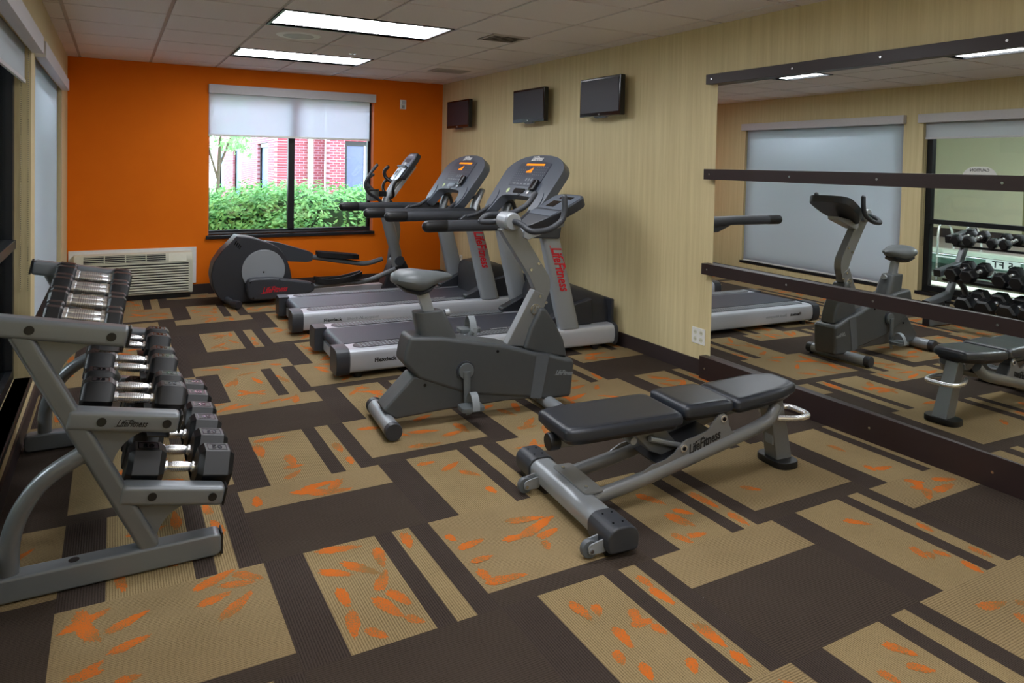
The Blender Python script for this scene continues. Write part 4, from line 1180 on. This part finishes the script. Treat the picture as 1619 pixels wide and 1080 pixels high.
    b = BM(); box(b, 1.10, 1.106, 0, .05, .08, .20); 
    lab = obj('warning_label', b, M['print_grey'], t)
    lab.location = (-.012, vc - .02, .03)
    b = BM(); disc(b, (1.075, vc - .045, .345), (0, 1, 0), .015, .014, 16); obj('pivot_bolt', b, M['chrome'], t, bevel=.002)
    # lifting handle
    b = BM(); tube(b, fillet([(1.08, vc - .055, .25), (1.18, vc - .09, .247), (1.275, vc - .07, .245), (1.275, vc + .07, .245), (1.18, vc + .09, .247), (1.08, vc + .055, .25)], .06, 7), .013, 14); obj('lift_handle', b, M['chrome'], t)
bench((2.05, 2.48, 0), -.09)

# ------------------------------------------------------------------ elliptical trainer
def elliptical(loc):
    t = thing('elliptical_trainer', 'black elliptical trainer with grey flywheel disc under the orange wall window', 'elliptical', loc)
    hous = [(-.012, .672), (-.065, .612), (-.150, .53), (-.222, .42), (-.245, .30), (-.225, .18), (-.175, .08), (-.11, .02), (.30, .02), (.50, .12), (.515, .22), (.49, .34), (.44, .47), (.38, .545), (.275, .598), (.124, .652), (.05, .665)]
    b = BM(); prism(b, [(p[0], p[1]) for p in fillet([Vector(p) for p in hous], [0.008] + [.03] * 16, 3, True)], -.12, .12); h = obj('housing', b, M['hood'], t, bevel=.022, segs=3)
    for k in range(4):
        b = BM(); prism(b, [(-.02 + k * .014, .625 - k * .016), (-.012 + k * .014, .622 - k * .016), (-.03 + k * .014, .585 - k * .014), (-.038 + k * .014, .588 - k * .014)], -.1225, -.1205); obj('air_slot', b, M['black_gloss'], h)
    b = BM(); disc(b, (.235, -.128, .325), (0, 1, 0), .205, .016, 48); dc = obj('flywheel_disc', b, M['silver'], t, bevel=.006)
    b = BM(); disc(b, (.235, -.137, .31), (0, 1, 0), .008, .004, 10); obj('centre_screw', b, M['black_gloss'], dc)
    b = BM(); disc(b, (.235, .128, .325), (0, 1, 0), .205, .016, 48); obj('flywheel_disc', b, M['silver'], t, bevel=.006)
    # linkage covers
    near = [(.075, .085), (.055, .20), (.075, .262), (.14, .272), (.30, .268), (.42, .248), (.66, .205), (.70, .185), (.705, .12), (.66, .095), (.44, .06), (.12, .06)]
    b = BM(); prism(b, [(p[0], p[1]) for p in fillet([Vector(p) for p in near], .02, 3, True)], -.275, -.165); nc = obj('linkage_cover', b, M['dark_plastic'], t, bevel=.02, segs=3)
    logo(nc, M['print_red'], (.20, -.2765, .128), (1, 0, .03), (0, 0, 1), .27)
    for (u, z) in ((.09, .235), (.36, .25), (.67, .19), (.12, .085)):
        b = BM(); disc(b, (u, -.276, z), (0, 1, 0), .007, .004, 10); obj('screw', b, M['black_gloss'], nc)
    far = [(.30, .585), (.42, .565), (.74, .460), (.785, .435), (.775, .355), (.72, .348), (.49, .368), (.30, .38)]
    b = BM(); prism(b, [(p[0], p[1]) for p in fillet([Vector(p) for p in far], .015, 3, True)], .145, .245); obj('linkage_cover', b, M['dark_plastic'], t, bevel=.015, segs=3)
    # pedal rods and pedals
    for v, rod, ped in ((-.20, [(.66, .150), (1.27, .165), (1.57, .275)], (.715, 1.20, .15)), (.20, [(.74, .40), (1.20, .315), (1.38, .285), (1.56, .335)], (.83, 1.285, .36))):
        b = BM(); tube(b, fillet([Vector((u, v, z)) for u, z in rod], .08, 6), .026, 14); obj('pedal_rod', b, M['rack_dark'], t)
        u0, u1, z = ped
        b = BM()
        n = 10; tops = []
        near_low = v < 0
        def zc(q):
            if near_low: return z + .015 + .07 * (q ** 2.4) + .035 * ((1 - q) ** 4)
            return z + .05 - .055 * q
        secs = []
        for k in range(n + 1):
            q = k / n; u = u0 + (u1 - u0) * q; zz = zc(q)
            hw = .075 * (1 - .5 * abs(2 * q - 1) ** 6)
            lip = .045
            secs.append([(u, v - hw, zz + lip), (u, v - hw, zz - .012), (u, v + hw, zz - .012), (u, v + hw, zz + lip), (u, v + hw - .012, zz + lip), (u, v + hw - .014, zz + .006), (u, v - hw + .014, zz + .006), (u, v - hw + .012, zz + lip)])
        loft(b, secs); obj('foot_pedal', b, M['rubber'], t, bevel=.003)
    # floor frame
    b = BM(); prism(b, fillet([Vector(p) for p in [(.45, .03), (1.60, .03), (1.60, .10), (.62, .10), (.52, .075)]], .01, 3, True), -.055, .055); obj('floor_rail', b, M['silver_light'], t, bevel=.012, segs=3)
    b = BM(); tube(b, [(1.64, -.28, .035), (1.64, .28, .035)], .034, 18); obj('front_foot', b, M['rubber'], t)
    for v in (-.26, .26):
        b = BM(); tube(b, [(-.10, v * .45, .06), (-.06, v, .045)], [.03, .028], 14); lg = obj('rear_leg', b, M['dark_plastic'], t)
        b = BM(); tube(b, [(-.065, v, .045), (-.02, v + math.copysign(.085, v), .042)], .038, 18); obj('transport_wheel', b, M['hood'], lg, bevel=.008)
    # front tower
    b = BM(); prism(b, fillet([Vector(p) for p in [(1.45, .03), (1.86, .03), (1.80, .20), (1.72, .36), (1.60, .38), (1.53, .22)]], .05, 5, True), -.09, .09); obj('front_cover', b, M['hood'], t, bevel=.02, segs=3)
    b = BM(); tube(b, fillet([(1.66, 0, .33), (1.60, 0, .70), (1.50, 0, .97), (1.60, 0, 1.14), (1.76, 0, 1.40)], .12, 7), .042, 16); obj('console_post', b, M['silver'], t)
    # swing arms
    for s in (-1, 1):
        v = s * .17
        b = BM(); disc(b, (1.62, v, .36), (0, 1, 0), .055, .07, 24); pv = obj('pivot_hub', b, M['dark_plastic'], t, bevel=.01)
        if s > 0: pv.location = (.06, 0, 0)
        arm = [(1.60, v, .30), (1.585, v, .45), (1.52, v, .66), (1.45, v, .90)] if s < 0 else [(1.66, v, .30), (1.68, v, .45), (1.70, v, .66), (1.66, v, .90)]
        b = BM(); tube(b, arm, [.056, .062, .060, .056], 14, .5, up=(1, 0, 0)); obj('swing_arm', b, M['silver_dark'], t)
        off = 0 if s < 0 else .22
        pts = [(1.45, v, .88), (1.46, v, .93), (1.38 + off * .6, v, 1.03), (1.26 + off, s * .22, 1.08), (1.20 + off, s * .25, 1.18), (1.27 + off, s * .25, 1.30), (1.335 + off, s * .25, 1.38)]
        if s > 0:
            pts = [(1.66, v, .88), (1.66, v, .95), (1.60, v, 1.02), (1.45, s * .22, 1.10), (1.39, s * .25, 1.17), (1.41, s * .25, 1.24), (1.46, s * .25, 1.27)]
        path = fillet(pts, .06, 6)
        b = BM(); tube(b, path, .0165, 12, round_end=True); hb = obj('moving_handlebar', b, M['grip'], t)
    # fixed handles
    for s in (-1, 1):
        b = BM(); tube(b, fillet([(1.56, s * .03, 1.02), (1.57, s * .12, 1.05), (1.54, s * .17, 1.12), (1.56, s * .17, 1.20), (1.63, s * .15, 1.235)], .05, 6), .016, 12, round_end=True); obj('fixed_grip', b, M['rubber'], t)
    b = BM(); tube(b, fillet([(1.60, .05, 1.20), (1.55, .10, 1.24), (1.53, .10, 1.31), (1.57, .08, 1.36)], .04, 5), .02, 12, round_end=True); obj('fixed_grip', b, M['rubber'], t)
    # bottle holder
    b = BM(); tube(b, [(1.36, -.06, 1.00), (1.36, -.06, 1.12)], .06, 22); obj('bottle_holder', b, M['saddle'], t, bevel=.006)
    b = BM(); tube(b, [(1.36, -.06, 1.105), (1.36, -.06, 1.122)], .063, 22); obj('holder_rim', b, M['rubber'], t)
    b = BM(); box(b, 1.40, 1.52, -.035, -.005, 1.04, 1.10); obj('holder_bracket', b, M['rubber'], t, bevel=.005)
    # console
    s0 = Vector((1.575, 0, 1.125)); sd = Vector((.285, 0, .385)).normalized(); nn = Vector((-sd.z, 0, sd.x))
    def con(v, s, d=0.0):
        p = s0 + sd * s + nn * d
        return (p.x, v, p.z)
    def plate(name, pts, mat, d0, d1, par, **k):
        b = BM()
        A_ = [b.verts.new(con(v, s, d1)) for v, s in pts]; B_ = [b.verts.new(con(v * .97, s, d0)) for v, s in pts]
        b.faces.new(A_); b.faces.new(B_[::-1])
        for i in range(len(pts)): b.faces.new((A_[i], B_[i], B_[(i + 1) % len(pts)], A_[(i + 1) % len(pts)]))
        return obj(name, b, mat, par, **k)
    P2 = fillet([Vector(p) for p in [(-.15, .14), (.15, .14), (.16, .40), (.12, .475), (-.12, .475), (-.16, .40)]], .03, 4, True)
    cs = plate('console', [(p.x, p.y) for p in P2], M['dark_plastic'], -.035, .02, t, bevel=.008, angle=50)
    P3 = [(-.13, .28), (.13, .28), (.135, .40), (.10, .455), (-.10, .455), (-.135, .40)]
    fp = plate('face_panel', P3, M['window_reflection_face'], .0205, .023, cs)
    plate('display', [(-.08, .335), (.08, .335), (.08, .395), (-.08, .395)], M['screen'], .0232, .0245, fp)
    logo(fp, M['print_white'], con(.06, .43, .0235), (0, -1, 0), sd, .12)
    plate('reading_rack', [(-.11, .10), (.11, .10), (.12, .27), (-.12, .27)], M['silver_light'], .025, .033, cs)
    plate('rack_lip', [(-.12, .262), (.12, .262), (.12, .282), (-.12, .282)], M['rubber'], .024, .055, cs)
    plate('cup_recess', [(.05 + .04 * math.cos(2 * PI * q / 16), .18 + .05 * math.sin(2 * PI * q / 16)) for q in range(16)], M['black_gloss'], .0335, .036, cs)
    plate('console_stem', [(-.04, -.06), (.04, -.06), (.05, .36), (-.05, .36)], M['silver_light'], -.085, -.036, t, bevel=.01)
elliptical((1.45, 7.45, 0))

# ------------------------------------------------------------------ dumbbell rack
RY0, RY1 = 2.70, 4.12         # outer faces of the two end frames
def rack():
    t = thing('dumbbell_rack', 'three-tier grey steel dumbbell rack against the left wall', 'rack', (0, 0, 0))
    def rect_tube(bm, p0, p1, h, y0, y1, rad=.018):
        a, b_ = Vector((p0[0], p0[1])), Vector((p1[0], p1[1]))
        d = (b_ - a).normalized(); n = Vector((-d.y, d.x)) * h / 2
        prism(bm, [tuple(a + n), tuple(b_ + n), tuple(b_ - n), tuple(a - n)], y0, y1)
    tiers = [((.055, .887), (.440, .812)), ((.262, .562), (.598, .497)), ((.415, .282), (.745, .212))]
    for near, (ya, yb) in ((True, (RY0, RY0 + .072)), (False, (RY1 - .072, RY1))):
        ym = (ya + yb) / 2
        for k, (p0, p1) in enumerate(tiers):
            b = BM(); rect_tube(b, p0, p1, .068, ya, yb); arm = obj('tier_arm', b, M['rack_grey'], t, bevel=.016, segs=3)
            d = (Vector(p1) - Vector(p0)).normalized(); nrm = Vector((-d.y, d.x))
            b = BM(); a_ = Vector(p1); e_ = a_ + d * .006
            rect_tube(b, tuple(a_ - d * .002), tuple(e_), .066, ya + .002, yb - .002); obj('end_plug', b, M['rubber'], arm, bevel=.004)
            if k == 0:
                b = BM(); a_ = Vector(p0); rect_tube(b, tuple(a_ - d * .006), tuple(a_ + d * .002), .066, ya + .002, yb - .002); obj('end_plug', b, M['rubber'], arm)
            sy = ya - .001 if near else yb + .001
            L_ = (Vector(p1) - Vector(p0)).length
            for fr_ in ((.28, .87) if k == 0 else (.30, .88)):
                c = Vector(p0) + d * L_ * fr_
                b = BM(); disc(b, (c.x, sy, c.y), (0, 1, 0), .0145, .003, 20); obj('hole_plug', b, M['rubber'], arm)
            if near and k == 1:
                c = Vector(p0) + d * L_ * .43 - nrm * .012
                logo(arm, M['print_black'], (c.x, ya - .0008, c.y), (d.x, 0, d.y), (0, 0, 1), .108)
            # gusset under the arm
            spine_x = lambda z: .128 + (.86 - z) * (.514 - .128) / (.86 - .07)
            sl = d.y / d.x
            za = p0[1] - .030 + sl * (spine_x(p0[1] - .04) - p0[0])
            sx = spine_x(za)
            A_ = Vector((sx, za)); B_ = Vector((sx + .215, za + sl * .215)); zc = za - .17; C_ = Vector((spine_x(zc) + .012, zc))
            K_ = Vector((sx + .115, za - .055))
            g = [tuple(A_), tuple(B_)] + [tuple(B_ * (1 - q) ** 2 + K_ * 2 * q * (1 - q) + C_ * q * q) for q in [w_ / 9 for w_ in range(1, 10)]]
            b = BM(); prism(b, g, ym - .005, ym + .005); obj('gusset', b, M['rack_dark'], t)
        b = BM()
        rect_tube(b, (.128, .862), (.514, .07), .062, ym - .030, ym + .030); obj('spine', b, M['rack_dark'], t, bevel=.015, segs=3)
        path = fillet([(.335, ym, .448), (.185, ym, .365), (.108, ym, .22), (.108, ym, .06)], .10, 8)
        b = BM(); tube(b, path, .029, 16, .9); obj('rear_leg', b, M['rack_dark'], t)
        b = BM(); prism(b, fillet([Vector(p) for p in [(.025, .004), (.738, .004), (.738, .084), (.025, .084)]], .028, 5, True), ya, yb); ft = obj('foot_tube', b, M['rack_grey'], t, bevel=.01, segs=3)
        b = BM(); prism(b, fillet([Vector(p) for p in [(.736, .006), (.742, .006), (.742, .082), (.736, .082)]], .002, 2, True), ya + .004, yb - .004); obj('end_plug', b, M['rubber'], ft)
        b = BM(); disc(b, (.285, ym, .0845), (0, 0, 1), .016, .002, 20); obj('hole_plug', b, M['rubber'], ft)
    # shelf rails between the frames
    for k, (p0, p1) in enumerate(tiers):
        d = (Vector(p1) - Vector(p0)).normalized(); nrm = Vector((-d.y, d.x))
        L_ = (Vector(p1) - Vector(p0)).length
        for fr_ in ((.33, .90) if k == 0 else ((.24, .85) if k == 1 else (.24, .86))):
            c = Vector(p0) + d * L_ * fr_ - nrm * (.066, .070, .046)[k]
            b = BM()
            for off, hh in ((0, .0),):
                q0 = c - d * .035; q1 = c + d * .035
                prism(b, [tuple(q0), tuple(q1), tuple(q1 + nrm * .022), tuple(q1 + nrm * .022 - d * .004), tuple(q1 + nrm * .004 - d * .004), tuple(q0 + nrm * .004)], RY0 + .072, RY1 - .072)
            obj('shelf_rail', b, M['rubber'], t)
    b = BM(); tube(b, [(.45, RY0 + .06, .044), (.45, RY1 - .06, .044)], .0001, 4) if False else None
    b = BM(); box(b, .29, .34, RY0 + .066, RY1 - .066, .40, .45); obj('cross_beam', b, M['rack_dark'], t, bevel=.01)
    return tiers
tiers = rack()

# ------------------------------------------------------------------ dumbbells (three sizes)
def make_dumbbell(Dm, head, total, bar, label, group, number):
    t = thing('dumbbell', label, 'dumbbell', (0, 0, 0), 0, group)
    hs = []
    for s in (-1, 1):
        b = BM()
        x0, x1 = s * (total / 2 - head), s * total / 2
        xs = [x0, x0 + s * head * .16, x1 - s * head * .16, x1]
        rs = [Dm / 2 * .80, Dm / 2, Dm / 2, Dm / 2 * .80]
        secs = [[(x, r * math.cos(PI / 3 * k), r * math.sin(PI / 3 * k)) for k in range(6)] for x, r in zip(xs, rs)]
        loft(b, secs); h = obj('head', b, M['rubber'], t, bevel=.003)
        hs.append(h)
        if number:
            z = Dm / 2 * .866
            b = BM(); hw, hl = Dm * .17, head * .27
            xm = (x0 + x1) / 2
            for (a0, a1, c0, c1) in ((-hl, hl, -hw, -hw + .002), (-hl, hl, hw - .002, hw), (-hl, -hl + .002, -hw, hw), (hl - .002, hl, -hw, hw)):
                box(b, xm + a0, xm + a1, c0, c1, z - .001, z + .0012)
            obj('label_border', b, M['black_gloss'], h)
            lettering('weight_number', number, M['black_gloss'], h, (xm, -hw * .55, z + .0003), (1, 0, 0), (0, 1, 0), hw * 1.5, 0, .0012, .9, .0004, 'CENTER')
    b = BM(); L_ = total / 2 - head
    r0 = bar
    tube(b, [(-L_, 0, 0), (-L_ + .012, 0, 0), (-L_ + .014, 0, 0), (-L_ * .6, 0, 0), (0, 0, 0), (L_ * .6, 0, 0), (L_ - .014, 0, 0), (L_ - .012, 0, 0), (L_, 0, 0)],
         [r0 * 1.15, r0 * 1.15, r0 * .82, r0 * .95, r0 * 1.12, r0 * .95, r0 * .82, r0 * 1.15, r0 * 1.15], 20)
    hd = obj('handle', b, M['chrome'], t)
    b = BM()
    for k in range(-4, 5):
        tube(b, [(k * L_ * .11 - .0012, 0, 0), (k * L_ * .11 + .0012, 0, 0)], r0 * 1.135, 20)
    obj('knurling', b, M['bolt'], hd)
    return t
slope = math.atan2(.075, .385)
rot_d = (0, slope, 0)
ordn = ['nearest the camera', 'second from the near end', 'third from the near end', 'fourth from the near end', 'fifth from the near end', 'sixth from the near end', 'seventh from the near end', 'farthest from the camera']
def lay(Dm, head, total, bar, numbers, size, tier, cx, cz, ys):
    cache = {}
    for k, y in enumerate(ys):
        lb = '%s black hexagonal dumbbell on the %s tier of the rack, %s' % (size, tier, ordn[k] if k < len(ys) - 1 else ordn[-1])
        gr = 'dumbbells on the %s tier of the rack' % tier
        num = numbers[k]
        if num not in cache:
            d = make_dumbbell(Dm, head, total, bar, lb, gr, num); cache[num] = d
            d.location = (cx, y, cz); d.rotation_euler = rot_d
        else:
            dup(cache[num], (cx, y, cz), rot_d, lb)
# seat each set in its rails: rest height follows from the tier line
def seat(k, x, Dm):
    p0, p1 = tiers[k]
    s = (p1[1] - p0[1]) / (p1[0] - p0[0])
    return p0[1] + s * (x - p0[0]) - (.044, .049, .024)[k] + Dm / 2 * .866
lay(.170, .124, .357, .0165, ['50', '50', '45', '45', '40', '40'], 'large', 'bottom', .608, seat(2, .608, .170), [2.85, 3.022, 3.205, 3.377, 3.565, 3.737])
lay(.140, .104, .342, .0165, ['35', '35', '30', '30', '25', '25'], 'medium', 'middle', .462, seat(1, .462, .140), [2.950, 3.094, 3.380, 3.524, 3.80, 3.944])
ordn = ['nearest the camera', 'second from the near end', 'third from the near end', 'fourth from the near end', 'fifth from the near end', 'sixth from the near end', 'seventh from the near end', 'farthest from the camera']
for kk, (Dm, hd_, tot, xc, ya_) in enumerate(((.086, .058, .250, .300, 2.99), (.092, .066, .270, .303, 3.28), (.099, .075, .294, .307, 3.59), (.106, .084, .316, .312, 3.90))):
    lb = 'small black hexagonal dumbbell on the top tier of the rack, %s'
    zc = seat(0, xc, Dm)
    d = make_dumbbell(Dm, hd_, tot, .0165, lb % ordn[2 * kk], 'dumbbells on the top tier of the rack', '')
    d.location = (xc, ya_, zc); d.rotation_euler = rot_d
    dup(d, (xc, ya_ + Dm + .008, zc), rot_d, lb % ordn[2 * kk + 1])

# ------------------------------------------------------------------ pool hall beyond the left wall
PX0, PX1, PY0, PY1 = -10.0, -.161, -3.0, 14.0
pool = (-6.76, -2.22, 0.5, 12.2)
b = BM()
def deckrect(x0, x1, y0, y1): box(b, x0, x1, y0, y1, -.08, 0)
deckrect(PX0, pool[0], PY0, PY1); deckrect(pool[1], PX1, PY0, PY1); deckrect(pool[0], pool[1], PY0, pool[2]); deckrect(pool[0], pool[1], pool[3], PY1)
struct('floor_pool_hall', b, M['pool_deck'], smooth=False)
b = BM()
box(b, PX0 - .2, PX0, 8.92, PY1, -.1, 3.3); 
struct('wall_pool_west', b, M['pool_wall'], smooth=False)
b = BM(); box(b, PX0 - .2, PX0, PY0, 8.92, -.1, 3.3); struct('wall_pool_alcove', b, M['olive_wall'], smooth=False)
b = BM(); box(b, PX0 - .9, PX1, PY1, PY1 + .2, -.1, 3.3); struct('wall_pool_north', b, M['pool_wall'], smooth=False)
b = BM(); box(b, PX0 - .9, PX1, PY0 - .2, PY0, -.1, 3.3); struct('wall_pool_south', b, M['pool_wall'], smooth=False)
b = BM(); box(b, -.36, -.161, 8.27, PY1, -.1, 3.3); box(b, -.36, -.161, PY0, -2.1, -.1, 3.3); struct('wall_pool_east', b, M['pool_wall'], smooth=False)
b = BM(); box(b, PX0 - .9, PX1, PY0, PY1, 3.1, 3.3); box(b, PX0, PX1, -2.06, 8.27, 2.7, 3.1) if False else None
struct('ceiling_pool_hall', b, M['pool_wall'], smooth=False)
b = BM(); box(b, PX0, PX0 + .015, PY0, PY1, 0, .22); struct('baseboard_pool', b, M['base'], smooth=False)
t = thing('swimming_pool', 'indoor swimming pool with turquoise water seen in the mirror', 'pool', (0, 0, 0))
b = BM()
x0, x1, y0, y1 = pool
box(b, x0 - .02, x1 + .02, y0 - .02, y1 + .02, -1.45, -1.40)
for (a0, a1, b0, b1) in ((x0 - .02, x0, y0, y1), (x1, x1 + .02, y0, y1), (x0, x1, y0 - .02, y0), (x0, x1, y1, y1 + .02)): box(b, a0, a1, b0, b1, -1.40, -.30)
obj('basin', b, M['pool_tile'], t, smooth=False)
b = BM()
for (a0, a1, b0, b1) in ((x0 - .02, x0, y0, y1), (x1, x1 + .02, y0, y1), (x0, x1, y0 - .02, y0), (x0, x1, y1, y1 + .02)): box(b, a0, a1, b0, b1, -.30, -.085)
obj('tile_band', b, M['tile_band'], t, smooth=False)
b = BM()
for (a0, a1, b0, b1) in ((x0 - .30, x0 + .02, y0 - .3, y1 + .3), (x1 - .02, x1 + .30, y0 - .3, y1 + .3), (x0, x1, y0 - .30, y0 + .02), (x0, x1, y1 - .02, y1 + .30)): box(b, a0, a1, b0, b1, -.06, .012)
obj('coping', b, M['coping'], t, smooth=False)
b = BM(); box(b, x0 + .001, x1 - .001, y0 + .001, y1 - .001, -.262, -.26); obj('water', b, M['water'], t, smooth=False)
for s_, yy in (('5 FT', 7.52), ('3 FT', 6.86)):
    b = BM(); box(b, x0 + .001, x0 + .006, yy - .30, yy + .30, -.24, -.07); pl = obj('depth_marker', b, M['white'], t)
    lettering('depth_text', s_, M['print_black'], pl, (x0 + .0065, yy, -.215), (0, 1, 0), (0, 0, 1), .17, 0, .0005, 1.2, .003, 'CENTER')
t = thing('pool_ladder', 'chrome pool ladder at the far edge of the pool, seen in the mirror', 'ladder', (-6.76, 8.42, 0))
for y in (-.27, .27):
    b = BM(); tube(b, fillet([(-.42, y, 0), (-.42, y, .14), (-.30, y, .50), (.06, y, .52), (.10, y, .30), (.10, y, -.9)], .16, 8), .024, 12); obj('ladder_rail', b, M['chrome'], t)
    b = BM(); tube(b, [(-.42, y, 0), (-.42, y, .02)], .05, 14); obj('anchor_flange', b, M['chrome'], t)
for z in (-.12, -.40, -.68):
    b = BM(); box(b, .07, .14, -.27, .27, z - .012, z + .012); obj('tread', b, M['white'], t)
for k, (x, y, lb) in enumerate(((-3.6, 3.0, 'nearest'), (-3.6, 9.5, 'far'), (-8.2, 5.5, 'middle'), (-1.3, 6.2, 'beside the blind'))):  # unseen panels added to light the pool hall and the blind from behind
    t = thing('pool_hall_fill', 'added unseen square light panel over the pool hall, %s one' % lb, 'light', (x, y, 3.07), 0, 'added pool hall light panels')
    b = BM(); box(b, -.6, .6, -.6, .6, -.0, .02); obj('housing', b, M['white'], t)
    b = BM(); box(b, -.55, .55, -.55, .55, -.02, -.001); obj('diffuser', b, M['pool_fill'], t)

# ------------------------------------------------------------------ outdoors beyond the far window
b = BM(); box(b, -.1, 14, D + .165, 40, -.25, -.12); struct('ground_outside', b, M['grass'], smooth=False)
def shrub(name, label, cat, cx, cy, cz, rx, ry, rz, n, mat, size, group=None, seed=1, core=True):
    random.seed(seed)
    t = thing(name, label, cat, (cx, cy, -.12), 0, group)
    b = BM()
    def surf():
        th = random.uniform(0, 2 * PI); ph = math.acos(random.uniform(-.6, 1))
        lump = 1 + .09 * math.sin(5 * th + seed) * math.sin(4 * ph) + .07 * math.sin(9 * th + 3 * ph)
        d = Vector((math.cos(th) * math.sin(ph), math.sin(th) * math.sin(ph), math.cos(ph)))
        d = Vector((abs(d.x) ** .7 * math.copysign(1, d.x), abs(d.y) ** .7 * math.copysign(1, d.y), abs(d.z) ** .7 * math.copysign(1, d.z)))
        k = random.uniform(.78, 1.04)
        return Vector((d.x * rx, d.y * ry, d.z * rz)) * lump * k, d
    for _ in range(n):
        p, d = surf()
        p.z += cz + .12
        if p.z < .1: p.z = random.uniform(.1, .5)
        a = Vector((random.uniform(-1, 1), random.uniform(-1, 1), random.uniform(-.6, .6))).normalized()
        nrm = (d + Vector((random.uniform(-.7, .7), random.uniform(-.7, .7), random.uniform(-.2, .9)))).normalized()
        a = (a - nrm * a.dot(nrm)).normalized(); c = nrm.cross(a)
        s = size * random.uniform(.6, 1.25)
        tip = p + a * s; 
        vs = [b.verts.new(q) for q in (p - a * s * .8, p - a * s * .1 + c * s * .42 - nrm * s * .08, tip - nrm * s * .15, p - a * s * .1 - c * s * .42 - nrm * s * .08)]
        b.faces.new(vs)
    me = bpy.data.meshes.new('foliage'); b.to_mesh(me); b.free(); me.materials.append(mat)
    o = bpy.data.objects.new('foliage', me); COL.objects.link(o); o.parent = t; o['kind'] = 'stuff'
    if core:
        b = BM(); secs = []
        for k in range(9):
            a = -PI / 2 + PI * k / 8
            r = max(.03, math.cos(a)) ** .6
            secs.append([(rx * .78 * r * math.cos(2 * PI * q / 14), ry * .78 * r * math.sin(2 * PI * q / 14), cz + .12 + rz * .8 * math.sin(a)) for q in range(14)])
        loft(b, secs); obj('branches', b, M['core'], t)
    return t
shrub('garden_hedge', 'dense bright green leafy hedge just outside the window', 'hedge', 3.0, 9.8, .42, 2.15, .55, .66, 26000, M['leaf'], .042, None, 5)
tr = shrub('garden_tree', 'pale green tree outside the left edge of the window', 'tree', 1.78, 12.6, 2.1, .62, .5, .85, 2000, M['leaf2'], .055, None, 4, core=False)
b = BM(); tube(b, [(.05, 0, 0), (.1, 0, 1.0), (.16, 0, 2.6)], [.035, .03, .015], 10); tube(b, [(.12, 0, 1.4), (.42, .1, 2.2)], [.02, .01], 8); tube(b, [(.1, 0, 1.2), (-.2, .1, 2.3)], [.02, .01], 8); obj('trunk', b, M['bark'], tr)

def building():
    t = thing('brick_building', 'red brick building with narrow dark windows and a cream downspout beyond the shrubs', 'building', (0, 0, -.12))
    def wall(p, q, h, name='brick_wall', openings=()):
        p = Vector((p[0], p[1], 0)); q = Vector((q[0], q[1], 0))
        L_ = (q - p).length; ang = math.atan2(q.y - p.y, q.x - p.x)
        b = BM()
        u = 0
        for (a, c, z0, z1) in sorted(openings):
            box(b, u, a, 0, .3, 0, h); box(b, a, c, 0, .3, 0, z0); box(b, a, c, 0, .3, z1, h); u = c
        box(b, u, L_, 0, .3, 0, h)
        w = obj(name, b, M['brick'], t, smooth=False); w.location = p; w.rotation_euler = (0, 0, ang)
        for (a, c, z0, z1) in openings:
            b = BM(); f_ = .10
            box(b, a, a + f_, .06, .14, z0, z1); box(b, c - f_, c, .06, .14, z0, z1); box(b, a + f_, c - f_, .06, .14, z1 - f_, z1); box(b, a + f_, c - f_, .06, .14, z0, z0 + f_)
            wf = obj('window_frame', b, M['black_frame'], w)
            b = BM(); box(b, a + f_, c - f_, .10, .12, z0 + f_, z1 - f_); obj('pane', b, M['dusk_glass'], wf)
        return w
    return t, wall
bt, bwall = building()
# wall running away along the view, then the stepped wall facing the gym
bwall((4.35, 34.0), (3.28, 15.0), 6.0, openings=((1.2, 4.3, .2, 1.84), (8.6, 11.4, .2, 1.90), (15.6, 17.6, .2, 1.92)))
bwall((3.28, 15.0), (4.24, 15.0), 6.0)
bwall((4.24, 15.3), (4.24, 14.5), 6.0) if False else None
bwall((4.24, 14.6), (4.56, 14.6), 6.0)
bwall((4.56, 14.75), (11.0, 14.75), 6.0, openings=((.0, 1.15, -.0, 1.95),))
b = BM(); box(b, 3.89, 3.98, 14.88, 14.98, 0, 5.9); obj('downspout', b, M['downspout'], bt)
b = BM(); box(b, 4.66, 5.61, 14.82, 14.86, 0.05, 1.86); obj('door', b, M['blue_door'], bt)
b = BM(); box(b, 5.02, 5.05, 14.80, 14.83, 0.05, 1.86); obj('door_seam', b, M['downspout'], bt)
b = BM(); box(b, 3.2, 11.0, 14.76, 34.0, 5.8, 6.0); obj('roof', b, M['base'], bt)

bpy.context.view_layer.update()
